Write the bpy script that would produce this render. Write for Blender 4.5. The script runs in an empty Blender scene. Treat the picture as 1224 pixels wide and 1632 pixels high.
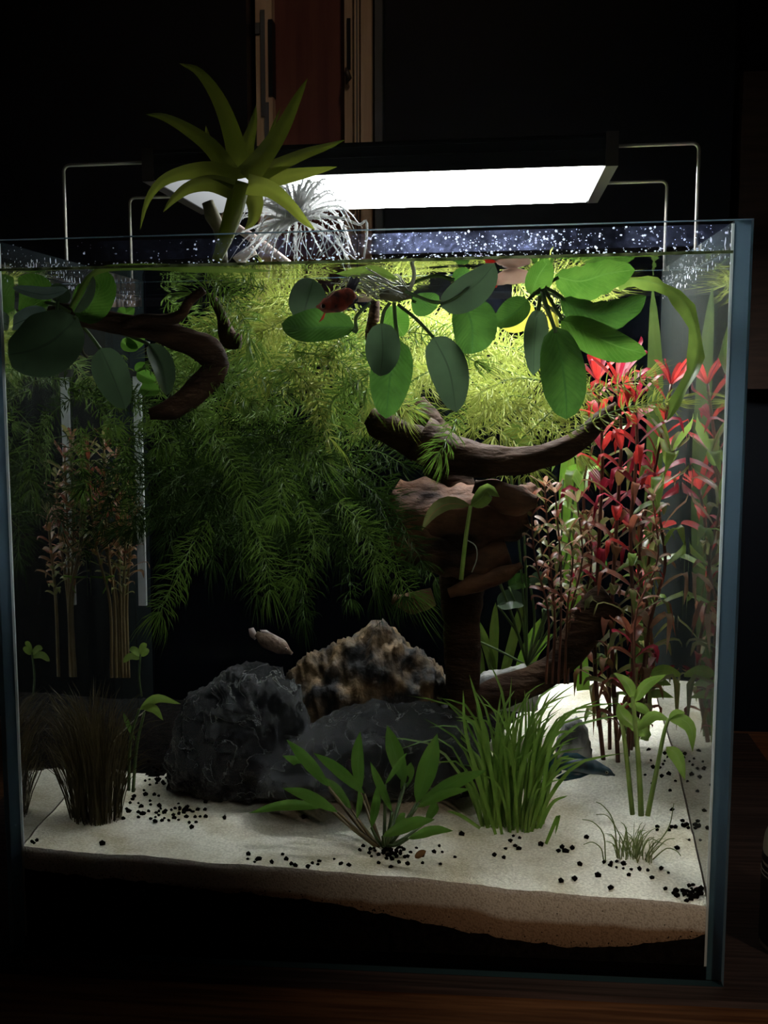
import bpy, math, random
from math import sin, cos, pi, radians
from mathutils import Vector, Matrix, noise

# ---------------------------------------------------------------- camera
S = bpy.context.scene
COL = S.collection
F, CX, CY, CZ, YAW, PIT, ROL = 2427.5, .0566, -.6066, .2438, .1532, .1678, -.0127
DU, DV = -192.62, 205.83
_c, _s = cos(YAW), sin(YAW)
_F, _R, _U = Vector((-_s, _c, 0)), Vector((_c, _s, 0)), Vector((0, 0, 1))
_F2, _U2 = _F*cos(PIT) - _U*sin(PIT), _U*cos(PIT) + _F*sin(PIT)
_R3, _U3 = _R*cos(ROL) + _U2*sin(ROL), _U2*cos(ROL) - _R*sin(ROL)
EYE = Vector((CX, CY, CZ))
cd = bpy.data.cameras.new('camera')
cd.sensor_fit = 'VERTICAL'; cd.sensor_height = 36; cd.lens = F/1632*36
cd.shift_x = -DU/1632; cd.shift_y = DV/1632
cd.clip_start = .01; cd.clip_end = 20
cam = bpy.data.objects.new('camera', cd); COL.objects.link(cam)
cam.matrix_world = Matrix(((_R3.x, _U3.x, -_F2.x, EYE.x), (_R3.y, _U3.y, -_F2.y, EYE.y), (_R3.z, _U3.z, -_F2.z, EYE.z), (0, 0, 0, 1)))
S.camera = cam

# ---------------------------------------------------------------- world, lights, exposure
W = bpy.data.worlds.new('world'); S.world = W; W.use_nodes = True
W.node_tree.nodes['Background'].inputs[0].default_value = (.9, .75, .6, 1)
W.node_tree.nodes['Background'].inputs[1].default_value = .0035
LAMP_STRENGTH = 66.0
def lamp_light(name, kind, loc, target, energy, color, size=.1, cone=None):
    l = bpy.data.lights.new(name, kind); l.energy = energy; l.color = color
    o = bpy.data.objects.new(name, l); COL.objects.link(o); o.location = loc
    o.rotation_euler = (Vector(target) - Vector(loc)).to_track_quat('-Z', 'Y').to_euler()
    if kind == 'AREA': l.size = size
    else: l.shadow_soft_size = size
    if cone: l.spot_size = radians(cone); l.spot_blend = .6
    return o
# a warm shaded room lamp off to the front right, and an added unseen spot that brightens the wall trims
lamp_light('room_lamp', 'SPOT', (.75, -.95, .42), (.150, .0, .022), 12.0, (1, .80, .60), .05, 13)
lamp_light('side_lamp', 'SPOT', (.75, .25, .9), (.27, .30, 0), 2.2, (1, .70, .45), .06, 26)
lamp_light('wall_spot', 'SPOT', (.5, -.9, 1.9), (-.09, .6, .5), 14.0, (1, .72, .5), .12, 12)
S.view_settings.view_transform = 'Standard'; S.view_settings.look = 'None'
S.view_settings.gamma = 1; S.view_settings.use_curve_mapping = False
S.view_settings.exposure = 0.0
S.cycles.transparent_max_bounces = 40
S.cycles.max_bounces = 10
S.cycles.sample_clamp_indirect = 6

# ---------------------------------------------------------------- pixel -> world
def at(u, v, Y):
    d = _F2 + _R3*((u - 612 - DU)/F) - _U3*((v - 816 - DV)/F)
    return EYE + d*((Y - EYE.y)/d.y)
def px(Y):                      # metres per photograph pixel at depth Y
    return (Y - CY)/F*1.02
def lerp(a, b, t): return a + (b - a)*t
def sand_h(x, y):
    t = max(0, min(1, (x + .144)/.288))
    f0 = lerp(.0475, .0390, min(1, t*2)) if t < .5 else lerp(.0390, .0305, (t - .5)*2)
    g = lerp(.05, .12, min(1, t*2)) if t < .5 else lerp(.12, .24, (t - .5)*2)
    yy = y if y < .13 else .13 + (y - .13)*.45
    return f0 + g*yy + .0022*noise.noise(Vector((x*18, y*18, 3))) + .0012*noise.noise(Vector((x*50, y*50, 7)))
def on_sand(u, v):
    d = _F2 + _R3*((u - 612 - DU)/F) - _U3*((v - 816 - DV)/F)
    z = .045
    for _ in range(12):
        p = EYE + d*((z - EYE.z)/d.z); z = sand_h(p.x, p.y)
    return p

# ---------------------------------------------------------------- materials
MATS = {}
def new_mat(name):
    m = bpy.data.materials.new(name); m.use_nodes = True
    nt = m.node_tree; nt.nodes.clear()
    MATS[name] = m
    return m, nt, nt.nodes.new('ShaderNodeOutputMaterial')
def N(nt, t, **k):
    n = nt.nodes.new('ShaderNode' + t)
    for a, b in k.items():
        if a in n.inputs: n.inputs[a].default_value = b
        else: setattr(n, a, b)
    return n
def L(nt, a, b): nt.links.new(a, b)
def rgb(c): return (c[0], c[1], c[2], 1)
def ramp(nt, fac, stops, interp='LINEAR'):
    r = N(nt, 'ValToRGB'); r.color_ramp.interpolation = interp
    e = r.color_ramp.elements
    while len(e) < len(stops): e.new(.5)
    for i, (p, c) in enumerate(stops): e[i].position = p; e[i].color = rgb(c)
    L(nt, fac, r.inputs[0]); return r.outputs[0]
def plain(name, col, rough=.5, metal=0, spec=.5, emit=None):
    m, nt, o = new_mat(name)
    b = N(nt, 'BsdfPrincipled', Roughness=rough, Metallic=metal)
    b.inputs['Base Color'].default_value = rgb(col); b.inputs['Specular IOR Level'].default_value = spec
    if emit: b.inputs['Emission Color'].default_value = rgb(emit[0]); b.inputs['Emission Strength'].default_value = emit[1]
    L(nt, b.outputs[0], o.inputs[0]); return m
def noisy(name, c1, c2, scale=40, rough=.6, bump=.3, spec=.4, detail=5, stretch=(1, 1, 1), lo=.35, hi=.65, bscale=None, dist=.002):
    m, nt, o = new_mat(name)
    tc = N(nt, 'TexCoord'); mp = N(nt, 'Mapping'); mp.inputs['Scale'].default_value = stretch
    L(nt, tc.outputs['Object'], mp.inputs[0])
    n = N(nt, 'TexNoise', Scale=scale, Detail=detail); L(nt, mp.outputs[0], n.inputs['Vector'])
    b = N(nt, 'BsdfPrincipled', Roughness=rough); b.inputs['Specular IOR Level'].default_value = spec
    cc = ramp(nt, n.outputs[0], [(lo, c1), (hi, c2)])
    if name == 'white_sand':        # faint wide algae blotches, also painting in dune shading
        n3 = N(nt, 'TexNoise', Scale=32, Detail=5); L(nt, mp.outputs[0], n3.inputs['Vector'])
        m3 = N(nt, 'MixRGB', blend_type='MULTIPLY'); m3.inputs[0].default_value = 1; L(nt, cc, m3.inputs[1])
        L(nt, ramp(nt, n3.outputs[0], [(.34, (.66, .62, .52)), (.56, (1, 1, 1))]), m3.inputs[2]); cc = m3.outputs[0]
    L(nt, cc, b.inputs['Base Color'])
    n2 = N(nt, 'TexNoise', Scale=bscale or scale*2, Detail=6); L(nt, mp.outputs[0], n2.inputs['Vector'])
    bp = N(nt, 'Bump', Strength=bump, Distance=dist); L(nt, n2.outputs[0], bp.inputs['Height'])
    L(nt, bp.outputs[0], b.inputs['Normal'])
    L(nt, b.outputs[0], o.inputs[0]); return m
def leaf_mat(name, col, col2, trans=.45, rough=.4, rib=None, ribs=0, var=.5, spec=.4, nscale=120):
    """thin leaf: diffuse/gloss + light through the blade; midrib and side veins from the leaf's own UV"""
    m, nt, o = new_mat(name)
    tc = N(nt, 'TexCoord'); n = N(nt, 'TexNoise', Scale=nscale, Detail=3); L(nt, tc.outputs['Object'], n.inputs['Vector'])
    c = ramp(nt, n.outputs[0], [(.5 - var*.3, col), (.5 + var*.3, col2)])
    hgt = None
    if rib:
        uv = N(nt, 'UVMap'); sx = N(nt, 'SeparateXYZ'); L(nt, uv.outputs[0], sx.inputs[0])
        a = N(nt, 'Math', operation='SUBTRACT'); a.inputs[1].default_value = .5; L(nt, sx.outputs[0], a.inputs[0])
        ab = N(nt, 'Math', operation='ABSOLUTE'); L(nt, a.outputs[0], ab.inputs[0])
        lt = N(nt, 'Math', operation='LESS_THAN'); lt.inputs[1].default_value = .022; L(nt, ab.outputs[0], lt.inputs[0])
        fac = lt.outputs[0]
        if ribs:
            k = N(nt, 'Math', operation='MULTIPLY'); k.inputs[1].default_value = -.5; L(nt, ab.outputs[0], k.inputs[0])
            s = N(nt, 'Math', operation='ADD'); L(nt, k.outputs[0], s.inputs[0]); L(nt, sx.outputs[1], s.inputs[1])
            mu = N(nt, 'Math', operation='MULTIPLY'); mu.inputs[1].default_value = ribs; L(nt, s.outputs[0], mu.inputs[0])
            fr = N(nt, 'Math', operation='FRACT'); L(nt, mu.outputs[0], fr.inputs[0])
            l2 = N(nt, 'Math', operation='LESS_THAN'); l2.inputs[1].default_value = .12; L(nt, fr.outputs[0], l2.inputs[0])
            h = N(nt, 'Math', operation='MULTIPLY'); h.inputs[1].default_value = .55; L(nt, l2.outputs[0], h.inputs[0])
            mx = N(nt, 'Math', operation='MAXIMUM'); L(nt, fac, mx.inputs[0]); L(nt, h.outputs[0], mx.inputs[1]); fac = mx.outputs[0]
            sn = N(nt, 'Math', operation='SINE'); m2 = N(nt, 'Math', operation='MULTIPLY'); m2.inputs[1].default_value = 6.283
            L(nt, mu.outputs[0], m2.inputs[0]); L(nt, m2.outputs[0], sn.inputs[0]); hgt = sn.outputs[0]
        mix = N(nt, 'MixRGB'); mix.inputs[2].default_value = rgb(rib); L(nt, fac, mix.inputs[0]); L(nt, c, mix.inputs[1]); c = mix.outputs[0]
    b = N(nt, 'BsdfPrincipled', Roughness=rough); b.inputs['Specular IOR Level'].default_value = spec
    L(nt, c, b.inputs['Base Color'])
    t = N(nt, 'BsdfTranslucent'); L(nt, c, t.inputs[0])
    if hgt:
        bp = N(nt, 'Bump', Strength=.25, Distance=.0006); L(nt, hgt, bp.inputs['Height']); L(nt, bp.outputs[0], b.inputs['Normal'])
    ms = N(nt, 'MixShader'); ms.inputs[0].default_value = trans
    L(nt, b.outputs[0], ms.inputs[1]); L(nt, t.outputs[0], ms.inputs[2]); L(nt, ms.outputs[0], o.inputs[0]); return m
def sheet_mat(name, tint, base, power, top, rough=.0, film=0, filmcol=(.6, .65, .6), bump=0, streak=None, bscale=60, tir=False):
    """clear sheet (glass, water): passes light straight through, mirrors at a slant; an optional thin dusty film on it"""
    m, nt, o = new_mat(name)
    tr = N(nt, 'BsdfTransparent'); tr.inputs[0].default_value = rgb(tint)
    gl = N(nt, 'BsdfGlossy', Roughness=rough); gl.inputs[0].default_value = (1, 1, 1, 1)
    lw = N(nt, 'LayerWeight', Blend=.5)
    pw = N(nt, 'Math', operation='POWER'); pw.inputs[1].default_value = power; L(nt, lw.outputs['Facing'], pw.inputs[0])
    if tir:     # pane with water behind it: mirrors completely past the critical angle
        ma = N(nt, 'MapRange', interpolation_type='SMOOTHSTEP'); ma.inputs[1].default_value = .24; ma.inputs[2].default_value = .40; ma.inputs[3].default_value = base; ma.inputs[4].default_value = top
        L(nt, lw.outputs['Facing'], ma.inputs[0])
    else:
        ma = N(nt, 'Math', operation='MULTIPLY_ADD'); ma.inputs[1].default_value = top; ma.inputs[2].default_value = base; L(nt, pw.outputs[0], ma.inputs[0])
    ms = N(nt, 'MixShader'); L(nt, ma.outputs[0], ms.inputs[0]); L(nt, tr.outputs[0], ms.inputs[1]); L(nt, gl.outputs[0], ms.inputs[2])
    out = ms.outputs[0]
    tc = N(nt, 'TexCoord')
    if bump:
        n = N(nt, 'TexNoise', Scale=bscale, Detail=2); L(nt, tc.outputs['Object'], n.inputs['Vector'])
        bp = N(nt, 'Bump', Strength=bump, Distance=.002); L(nt, n.outputs[0], bp.inputs['Height']); L(nt, bp.outputs[0], gl.inputs['Normal'])
    if film:
        mp = N(nt, 'Mapping'); mp.inputs['Scale'].default_value = streak or (1, 1, 1); L(nt, tc.outputs['Object'], mp.inputs[0])
        n = N(nt, 'TexNoise', Scale=60, Detail=6); L(nt, mp.outputs[0], n.inputs['Vector'])
        d = N(nt, 'BsdfDiffuse'); d.inputs[0].default_value = rgb(filmcol)
        t = N(nt, 'BsdfTranslucent'); t.inputs[0].default_value = rgb(filmcol)
        dm = N(nt, 'MixShader'); dm.inputs[0].default_value = .5; L(nt, d.outputs[0], dm.inputs[1]); L(nt, t.outputs[0], dm.inputs[2])
        mr = N(nt, 'MapRange'); mr.inputs[1].default_value = .3; mr.inputs[2].default_value = .75; mr.inputs[3].default_value = film*.35; mr.inputs[4].default_value = film
        L(nt, n.outputs[0], mr.inputs[0])
        m2 = N(nt, 'MixShader'); L(nt, mr.outputs[0], m2.inputs[0]); L(nt, out, m2.inputs[1]); L(nt, dm.outputs[0], m2.inputs[2]); out = m2.outputs[0]
    L(nt, out, o.inputs[0]); return m
def wood(name, c1, c2, scale, stretch, rough=.5, bump=.15):
    return noisy(name, c1, c2, scale, rough, bump, .35, 8, stretch, .38, .62, scale*1.5, .001)

sheet_mat('clear_glass', (.985, .99, .988), .008, 4.0, .96, tir=True)
sheet_mat('side_glass', (.97, .985, .98), .02, 2.6, .80, film=.085, filmcol=(.42, .45, .38), streak=(12, 12, 1), rough=.025, tir=True)
sheet_mat('left_glass', (.97, .985, .98), .02, 2.6, .85, film=.02, filmcol=(.42, .45, .38), streak=(12, 12, 1), rough=.02, tir=True)
sheet_mat('back_glass', (.97, .98, .98), .003, 5.0, .15)
sheet_mat('top_water', (.98, .99, .985), .015, 5.0, .95, bump=.10, rough=.01, bscale=45)
m, nt, o = new_mat('glass_edge')
b = N(nt, 'BsdfPrincipled', Roughness=.35); b.inputs['Base Color'].default_value = (.06, .14, .17, 1)
t = N(nt, 'BsdfTranslucent'); t.inputs[0].default_value = (.14, .21, .28, 1)
ms = N(nt, 'MixShader'); ms.inputs[0].default_value = .6
L(nt, b.outputs[0], ms.inputs[1]); L(nt, t.outputs[0], ms.inputs[2]); L(nt, ms.outputs[0], o.inputs[0])
leaf_mat('silicone', (.68, .72, .72), (.74, .78, .78), trans=.5, rough=.35)
leaf_mat('deposit_glint', (.62, .66, .85), (.85, .88, 1), trans=.6, rough=.3)
plain('black_film', (.0012, .0014, .002), .8, spec=.0)
plain('black_metal', (.012, .013, .015), .38, spec=.5)
plain('grey_metal', (.05, .04, .035), .45, .3)
plain('wire_metal', (.72, .68, .62), .32, .55)
m, nt, o = new_mat('light_cover')        # frosted cover: dim at both ends, left half lowered to darken that side
tc = N(nt, 'TexCoord'); sx = N(nt, 'SeparateXYZ'); L(nt, tc.outputs['Object'], sx.inputs[0])
mr = N(nt, 'MapRange'); mr.inputs[1].default_value = -.11; mr.inputs[2].default_value = .11; L(nt, sx.outputs[0], mr.inputs[0])
st = ramp(nt, mr.outputs[0], [(0, (.004, .004, .004)), (.22, (.010, .010, .010)), (.36, (.06, .06, .06)), (.46, (.25, .25, .25)), (.56, (.9, .9, .9)), (.62, (1, 1, 1)), (.90, (1, 1, 1)), (.965, (.10, .10, .10)), (1, (.014, .014, .014))])
mu = N(nt, 'Math', operation='MULTIPLY'); mu.inputs[1].default_value = LAMP_STRENGTH; L(nt, st, mu.inputs[0])
e = N(nt, 'Emission'); e.inputs[0].default_value = (.93, .98, 1, 1); L(nt, mu.outputs[0], e.inputs[1]); L(nt, e.outputs[0], o.inputs[0])
noisy('white_sand', (.60, .565, .46), (.84, .80, .68), 900, .9, .5, .1, 3, bscale=1400, dist=.0008)
m, nt, o = new_mat('layered_sand')      # browned sand; its pale upper band paints in light scattered at the glass
tc = N(nt, 'TexCoord'); n = N(nt, 'TexNoise', Scale=1300, Detail=4); L(nt, tc.outputs['Object'], n.inputs['Vector'])
n2 = N(nt, 'TexNoise', Scale=28, Detail=5); L(nt, tc.outputs['Object'], n2.inputs['Vector'])
uv = N(nt, 'UVMap'); sx = N(nt, 'SeparateXYZ'); L(nt, uv.outputs[0], sx.inputs[0])
ad = N(nt, 'Math', operation='MULTIPLY_ADD'); ad.inputs[1].default_value = .35; L(nt, n2.outputs[0], ad.inputs[0]); L(nt, sx.outputs[1], ad.inputs[2])
layer = ramp(nt, ad.outputs[0], [(.10, (.17, .10, .058)), (.60, (.25, .155, .095)), (.70, (.50, .44, .38)), (1.0, (.60, .54, .47))])
sp = ramp(nt, n.outputs[0], [(.36, (.35, .3, .26)), (.5, (1, 1, 1))])
mu = N(nt, 'MixRGB', blend_type='MULTIPLY'); mu.inputs[0].default_value = .45; L(nt, layer, mu.inputs[1]); L(nt, sp, mu.inputs[2])
b = N(nt, 'BsdfPrincipled', Roughness=.95); b.inputs['Specular IOR Level'].default_value = .1
bp = N(nt, 'Bump', Strength=.6, Distance=.001); L(nt, n.outputs[0], bp.inputs['Height']); L(nt, bp.outputs[0], b.inputs['Normal'])
L(nt, mu.outputs[0], b.inputs['Base Color']); L(nt, b.outputs[0], o.inputs[0])
noisy('black_soil', (.0015, .0015, .0015), (.007, .006, .0055), 300, 1, .5, .0)
leaf_mat('meniscus_tint', (.10, .12, .05), (.30, .33, .22), trans=.65, rough=.4, nscale=200)  # olive tint painting the dark refraction of the meniscus
m, nt, o = new_mat('dark_rock')
tc = N(nt, 'TexCoord'); n = N(nt, 'TexNoise', Scale=120, Detail=10, Roughness=.7); L(nt, tc.outputs['Object'], n.inputs['Vector'])
w = N(nt, 'TexNoise', Scale=38, Detail=7, Distortion=1.8); L(nt, tc.outputs['Object'], w.inputs['Vector'])
base = ramp(nt, n.outputs[0], [(.38, (.002, .0022, .0027)), (.54, (.006, .0064, .0073)), (.66, (.028, .028, .028)), (.75, (.09, .09, .09))])
vein = ramp(nt, w.outputs[0], [(.486, (0, 0, 0)), (.499, (.5, .5, .5)), (.501, (.5, .5, .5)), (.507, (0, 0, 0))])
mx = N(nt, 'MixRGB'); mx.inputs[2].default_value = (.27, .27, .25, 1); L(nt, vein, mx.inputs[0]); L(nt, base, mx.inputs[1])
b = N(nt, 'BsdfPrincipled', Roughness=.27); b.inputs['Specular IOR Level'].default_value = .6; L(nt, mx.outputs[0], b.inputs['Base Color'])
bp = N(nt, 'Bump', Strength=1.0, Distance=.007); L(nt, n.outputs[0], bp.inputs['Height']); L(nt, bp.outputs[0], b.inputs['Normal'])
L(nt, b.outputs[0], o.inputs[0])
noisy('ochre_rock', (.007, .0065, .006), (.13, .08, .035), 60, .75, .9, .3, 8, lo=.45, hi=.68, bscale=90, dist=.004)
noisy('pale_rock', (.05, .05, .047), (.34, .33, .30), 45, .7, .9, .3, 8, lo=.42, hi=.62, bscale=90, dist=.004)
noisy('driftwood', (.012, .006, .0032), (.050, .025, .0125), 30, .85, .9, .08, 8, (1, 1, 3), .35, .7, 90, .003)
noisy('red_driftwood', (.010, .004, .0025), (.15, .066, .032), 34, .8, .9, .15, 8, (1, 1, 2), .38, .68, 80, .003)
noisy('pale_twig', (.35, .24, .20), (.70, .58, .52), 60, .8, .6, .2, 6)
wood('table_wood', (.13, .050, .018), (.30, .135, .055), 14, (1.2, 14, 14))
wood('mat_wood', (.026, .016, .014), (.075, .048, .043), 12, (1, 22, 22), .6)
wood('red_wood', (.085, .022, .018), (.13, .040, .030), 8, (12, 12, .8), .5)
wood('beige_wood', (.42, .29, .20), (.58, .42, .30), 8, (14, 14, .6), .6)
wood('brown_wood', (.028, .012, .006), (.05, .022, .011), 8, (3, 3, 30), .6)
plain('black_wall', (.006, .0065, .010), .45, spec=.25)
plain('grey_shade', (.07, .075, .085), .6)
plain('black_plastic', (.008, .008, .008), .4)
plain('bottle_label', (.006, .006, .006), .45)
plain('bottle_body', (.42, .39, .32), .35)
plain('label_print', (.40, .37, .32), .5)
leaf_mat('baffle_plastic', (.5, .52, .52), (.62, .64, .64), trans=.5, rough=.3)
# leaves
leaf_mat('broad_green', (.022, .058, .009), (.036, .088, .014), .5, .25, rib=(.022, .062, .012), ribs=14)
leaf_mat('broad_dark', (.034, .056, .028), (.044, .074, .036), .3, .3, rib=(.024, .042, .020), ribs=0)
leaf_mat('broad_bright', (.034, .088, .010), (.056, .125, .016), .55, .25, rib=(.06, .13, .022), ribs=16)
leaf_mat('broad_grey', (.12, .17, .14), (.15, .21, .17), .25, .25, rib=(.05, .09, .06))  # grey tone paints glare into the leaf colour
leaf_mat('yellow_leaf', (.34, .32, .03), (.42, .36, .06), .6, .4)
leaf_mat('strap_green', (.065, .105, .016), (.095, .14, .024), .55, .35, rib=(.08, .13, .03))
leaf_mat('strap_shade', (.032, .055, .010), (.05, .075, .016), .5, .4)  # darker copy of the strap colour: dimness behind the leaves painted in
leaf_mat('lime_strap', (.12, .25, .025), (.18, .31, .04), .6, .35)
leaf_mat('brown_leaf', (.13, .06, .02), (.2, .10, .035), .4, .5)
leaf_mat('petiole', (.05, .085, .025), (.08, .125, .04), .3, .4)
leaf_mat('petiole_brown', (.13, .09, .04), (.17, .13, .06), .3, .4)
leaf_mat('roots', (.26, .27, .20), (.42, .42, .34), .4, .5)
leaf_mat('rhizome', (.06, .055, .025), (.16, .14, .07), .1, .6)
leaf_mat('needle_lit', (.14, .175, .024), (.22, .24, .05), .42, .5, spec=.15)  # lit copy of the needles: light near the surface put into colour
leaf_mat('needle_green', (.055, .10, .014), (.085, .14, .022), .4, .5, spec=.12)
leaf_mat('needle_shade', (.013, .027, .004), (.022, .042, .007), .3, .6, spec=.06)  # shaded copy of the needles: darkness inside the mass put into colour
leaf_mat('red_leaf', (.30, .018, .016), (.38, .030, .024), .5, .4, rib=(.2, .007, .01), spec=.15)
leaf_mat('crimson_leaf', (.17, .007, .018), (.24, .012, .028), .45, .4, spec=.2, rib=(.34, .03, .05))
leaf_mat('rust_leaf', (.16, .045, .024), (.22, .075, .038), .5, .35, rib=(.2, .03, .02))
leaf_mat('olive_leaf', (.12, .13, .040), (.18, .185, .060), .5, .3, rib=(.32, .14, .06))
leaf_mat('pink_leaf', (.24, .12, .075), (.32, .20, .12), .5, .35)
leaf_mat('red_stem', (.085, .026, .015), (.13, .045, .024), .2, .45)
leaf_mat('hygro_leaf', (.13, .21, .034), (.19, .28, .055), .5, .32, rib=(.18, .26, .08))
leaf_mat('hygro_stem', (.22, .32, .07), (.32, .40, .12), .4, .4)
leaf_mat('crypt_leaf', (.070, .165, .022), (.105, .22, .034), .5, .3, rib=(.09, .20, .04), nscale=60)
leaf_mat('grass_blade', (.10, .20, .028), (.17, .29, .05), .5, .35)
leaf_mat('hair_blade', (.042, .030, .011), (.075, .056, .020), .4, .5)
leaf_mat('sprout_blade', (.13, .18, .05), (.22, .25, .10), .5, .4)
leaf_mat('brom_leaf', (.12, .145, .018), (.18, .20, .028), .6, .4, var=.9, nscale=30)
leaf_mat('silver_leaf', (.40, .40, .39), (.55, .55, .54), .4, .6)
plain('fish_red', (.20, .030, .016), .35)
noisy('fish_dark_red', (.03, .012, .012), (.30, .06, .03), 300, .35, .4, .5, 3, bscale=500, dist=.0004)
noisy('fish_blue', (.006, .014, .022), (.012, .045, .065), 260, .3, .4, .6, 3, bscale=500, dist=.0004)
leaf_mat('fish_pale', (.62, .46, .40), (.80, .68, .60), .5, .3)
noisy('fish_tan', (.10, .06, .04), (.25, .17, .12), 260, .4, .3, .5, 3)
leaf_mat('fin_black', (.012, .011, .015), (.03, .026, .035), .4, .4)
leaf_mat('fin_blue', (.008, .035, .055), (.015, .07, .10), .4, .35)
leaf_mat('fin_red', (.5, .06, .04), (.62, .12, .09), .5, .4)
leaf_mat('fin_pale', (.6, .5, .46), (.75, .66, .62), .5, .4)
plain('eye_black', (.004, .004, .004), .1)
plain('eye_pale', (.5, .4, .3), .2)

# ---------------------------------------------------------------- mesh helpers
INSIDE, INSIDE_CATS = True, ('aquatic plant', 'stem plant', 'grass', 'sprout', 'fish', 'driftwood')
H, WL, DEP, T, TL, ZW = .302, .15, .275, .006, .0048, .2905     # tank height, half width, depth, glass, water level
class MB:
    def __init__(s): s.v = []; s.f = []; s.uv = []; s.mi = []
    def add(s, verts, faces, uvs=None, mi=0):
        k = len(s.v); s.v += [tuple(p) for p in verts]
        s.uv += uvs if uvs else [(0.3, 0.3)]*len(verts)
        for f in faces: s.f.append(tuple(i + k for i in f)); s.mi.append(mi)
    def box(s, a, b, mi=0):
        x0, y0, z0 = a; x1, y1, z1 = b
        s.add([(x0, y0, z0), (x1, y0, z0), (x1, y1, z0), (x0, y1, z0), (x0, y0, z1), (x1, y0, z1), (x1, y1, z1), (x0, y1, z1)],
              [(0, 3, 2, 1), (4, 5, 6, 7), (0, 1, 5, 4), (1, 2, 6, 5), (2, 3, 7, 6), (3, 0, 4, 7)], mi=mi)
    def tube(s, pts, rad, n=8, cap=True, bump=0, seed=0, mi=0):
        pts = [Vector(p) for p in pts]; m_ = len(pts)
        if not hasattr(rad, '__len__'): rad = [rad]*m_
        vs, fs, uv = [], [], []
        up = None
        for i, p in enumerate(pts):
            t = (pts[min(i + 1, m_ - 1)] - pts[max(i - 1, 0)])
            t = t.normalized() if t.length > 1e-9 else Vector((0, 0, 1))
            if up is None: up = Vector((0, 0, 1)) if abs(t.z) < .9 else Vector((0, 1, 0))
            a = t.cross(up)
            a = a.normalized() if a.length > 1e-6 else t.orthogonal().normalized()
            b_ = a.cross(t); up = b_
            for j in range(n):
                an = 2*pi*j/n; d = a*cos(an) + b_*sin(an); r = rad[i]
                if bump:
                    q = p*60 + d*1.1 + Vector((seed, 0, 0))
                    r *= 1 + bump*noise.noise(q) + bump*.6*noise.noise(p*160 + d*2.2 + Vector((seed*3, 5, 0)))
                vs.append(p + d*r); uv.append((j/n, i/max(1, m_ - 1)))
        for i in range(m_ - 1):
            for j in range(n):
                k = (j + 1) % n; fs.append((i*n + j, i*n + k, (i + 1)*n + k, (i + 1)*n + j))
        if cap: fs.append(tuple(range(n - 1, -1, -1))); fs.append(tuple((m_ - 1)*n + j for j in range(n)))
        s.add(vs, fs, uv, mi)
    def lathe(s, prof, c, n=40, mi=0):
        vs, fs = [], []
        for r, z in prof:
            for j in range(n): vs.append((c[0] + r*cos(2*pi*j/n), c[1] + r*sin(2*pi*j/n), z))
        for i in range(len(prof) - 1):
            for j in range(n):
                k = (j + 1) % n; fs.append((i*n + j, i*n + k, (i + 1)*n + k, (i + 1)*n + j))
        fs.append(tuple(range(n - 1, -1, -1))); fs.append(tuple((len(prof) - 1)*n + j for j in range(n)))
        s.add(vs, fs, mi=mi)
    def build(s, name, mats, parent=None, smooth=True, base=None):
        org = Vector(base) if base is not None else Vector((0, 0, 0))
        if parent is not None:
            q = parent
            while q is not None: org = org + q.location; q = q.parent
        if INSIDE and parent is not None:
            q = parent
            while q.parent is not None: q = q.parent
            if q.get('category') in INSIDE_CATS:
                s.v = [(min(max(p[0], -WL + TL + .0009), WL - T - .0009), min(max(p[1], T + .0012), DEP - T - .0012), p[2]) if p[2] < ZW else p for p in s.v]
        me = bpy.data.meshes.new(name)
        me.from_pydata([(p[0] - org.x, p[1] - org.y, p[2] - org.z) for p in s.v], [], s.f)
        uvl = me.uv_layers.new(name='UVMap')
        buf = [0.0]*(2*len(me.loops)); vi = [0]*len(me.loops); me.loops.foreach_get('vertex_index', vi)
        for i, k in enumerate(vi): buf[2*i], buf[2*i + 1] = s.uv[k]
        uvl.data.foreach_set('uv', buf)
        for q in (mats if isinstance(mats, (list, tuple)) else [mats]): me.materials.append(MATS[q])
        me.polygons.foreach_set('material_index', s.mi)
        me.polygons.foreach_set('use_smooth', [smooth]*len(me.polygons))
        me.update()
        ob = bpy.data.objects.new(name, me); COL.objects.link(ob)
        if parent is not None: ob.parent = parent
        elif base is not None: ob.location = base
        return ob
def tag(o, label=None, cat=None, group=None, kind=None):
    if label: o['label'] = label
    if cat: o['category'] = cat
    if group: o['group'] = group
    if kind: o['kind'] = kind
    return o
def thing(name, loc, label, cat, group=None):
    o = bpy.data.objects.new(name, None); COL.objects.link(o); o.location = loc; o.empty_display_size = .01
    return tag(o, label, cat, group)
def spline(pts, n):
    """Catmull-Rom through points (Vectors)"""
    P = [Vector(p) for p in pts]
    if len(P) == 2: return [P[0].lerp(P[1], i/(n - 1)) for i in range(n)]
    out = []; m_ = len(P) - 1
    for i in range(n):
        x = i/(n - 1)*m_; k = min(int(x), m_ - 1); t = x - k
        p0 = P[k - 1] if k > 0 else P[0]*2 - P[1]; p1, p2 = P[k], P[k + 1]
        p3 = P[k + 2] if k + 2 <= m_ else P[m_]*2 - P[m_ - 1]
        out.append(.5*((2*p1) + (p2 - p0)*t + (2*p0 - 5*p1 + 4*p2 - p3)*t*t + (3*p1 - p0 - 3*p2 + p3)*t**3))
    return out
def sval(vals, n):
    out = []; m_ = len(vals) - 1
    for i in range(n):
        x = i/(n - 1)*m_; k = min(int(x), m_ - 1); t = x - k; t = t*t*(3 - 2*t)
        out.append(lerp(vals[k], vals[k + 1], t))
    return out
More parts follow.
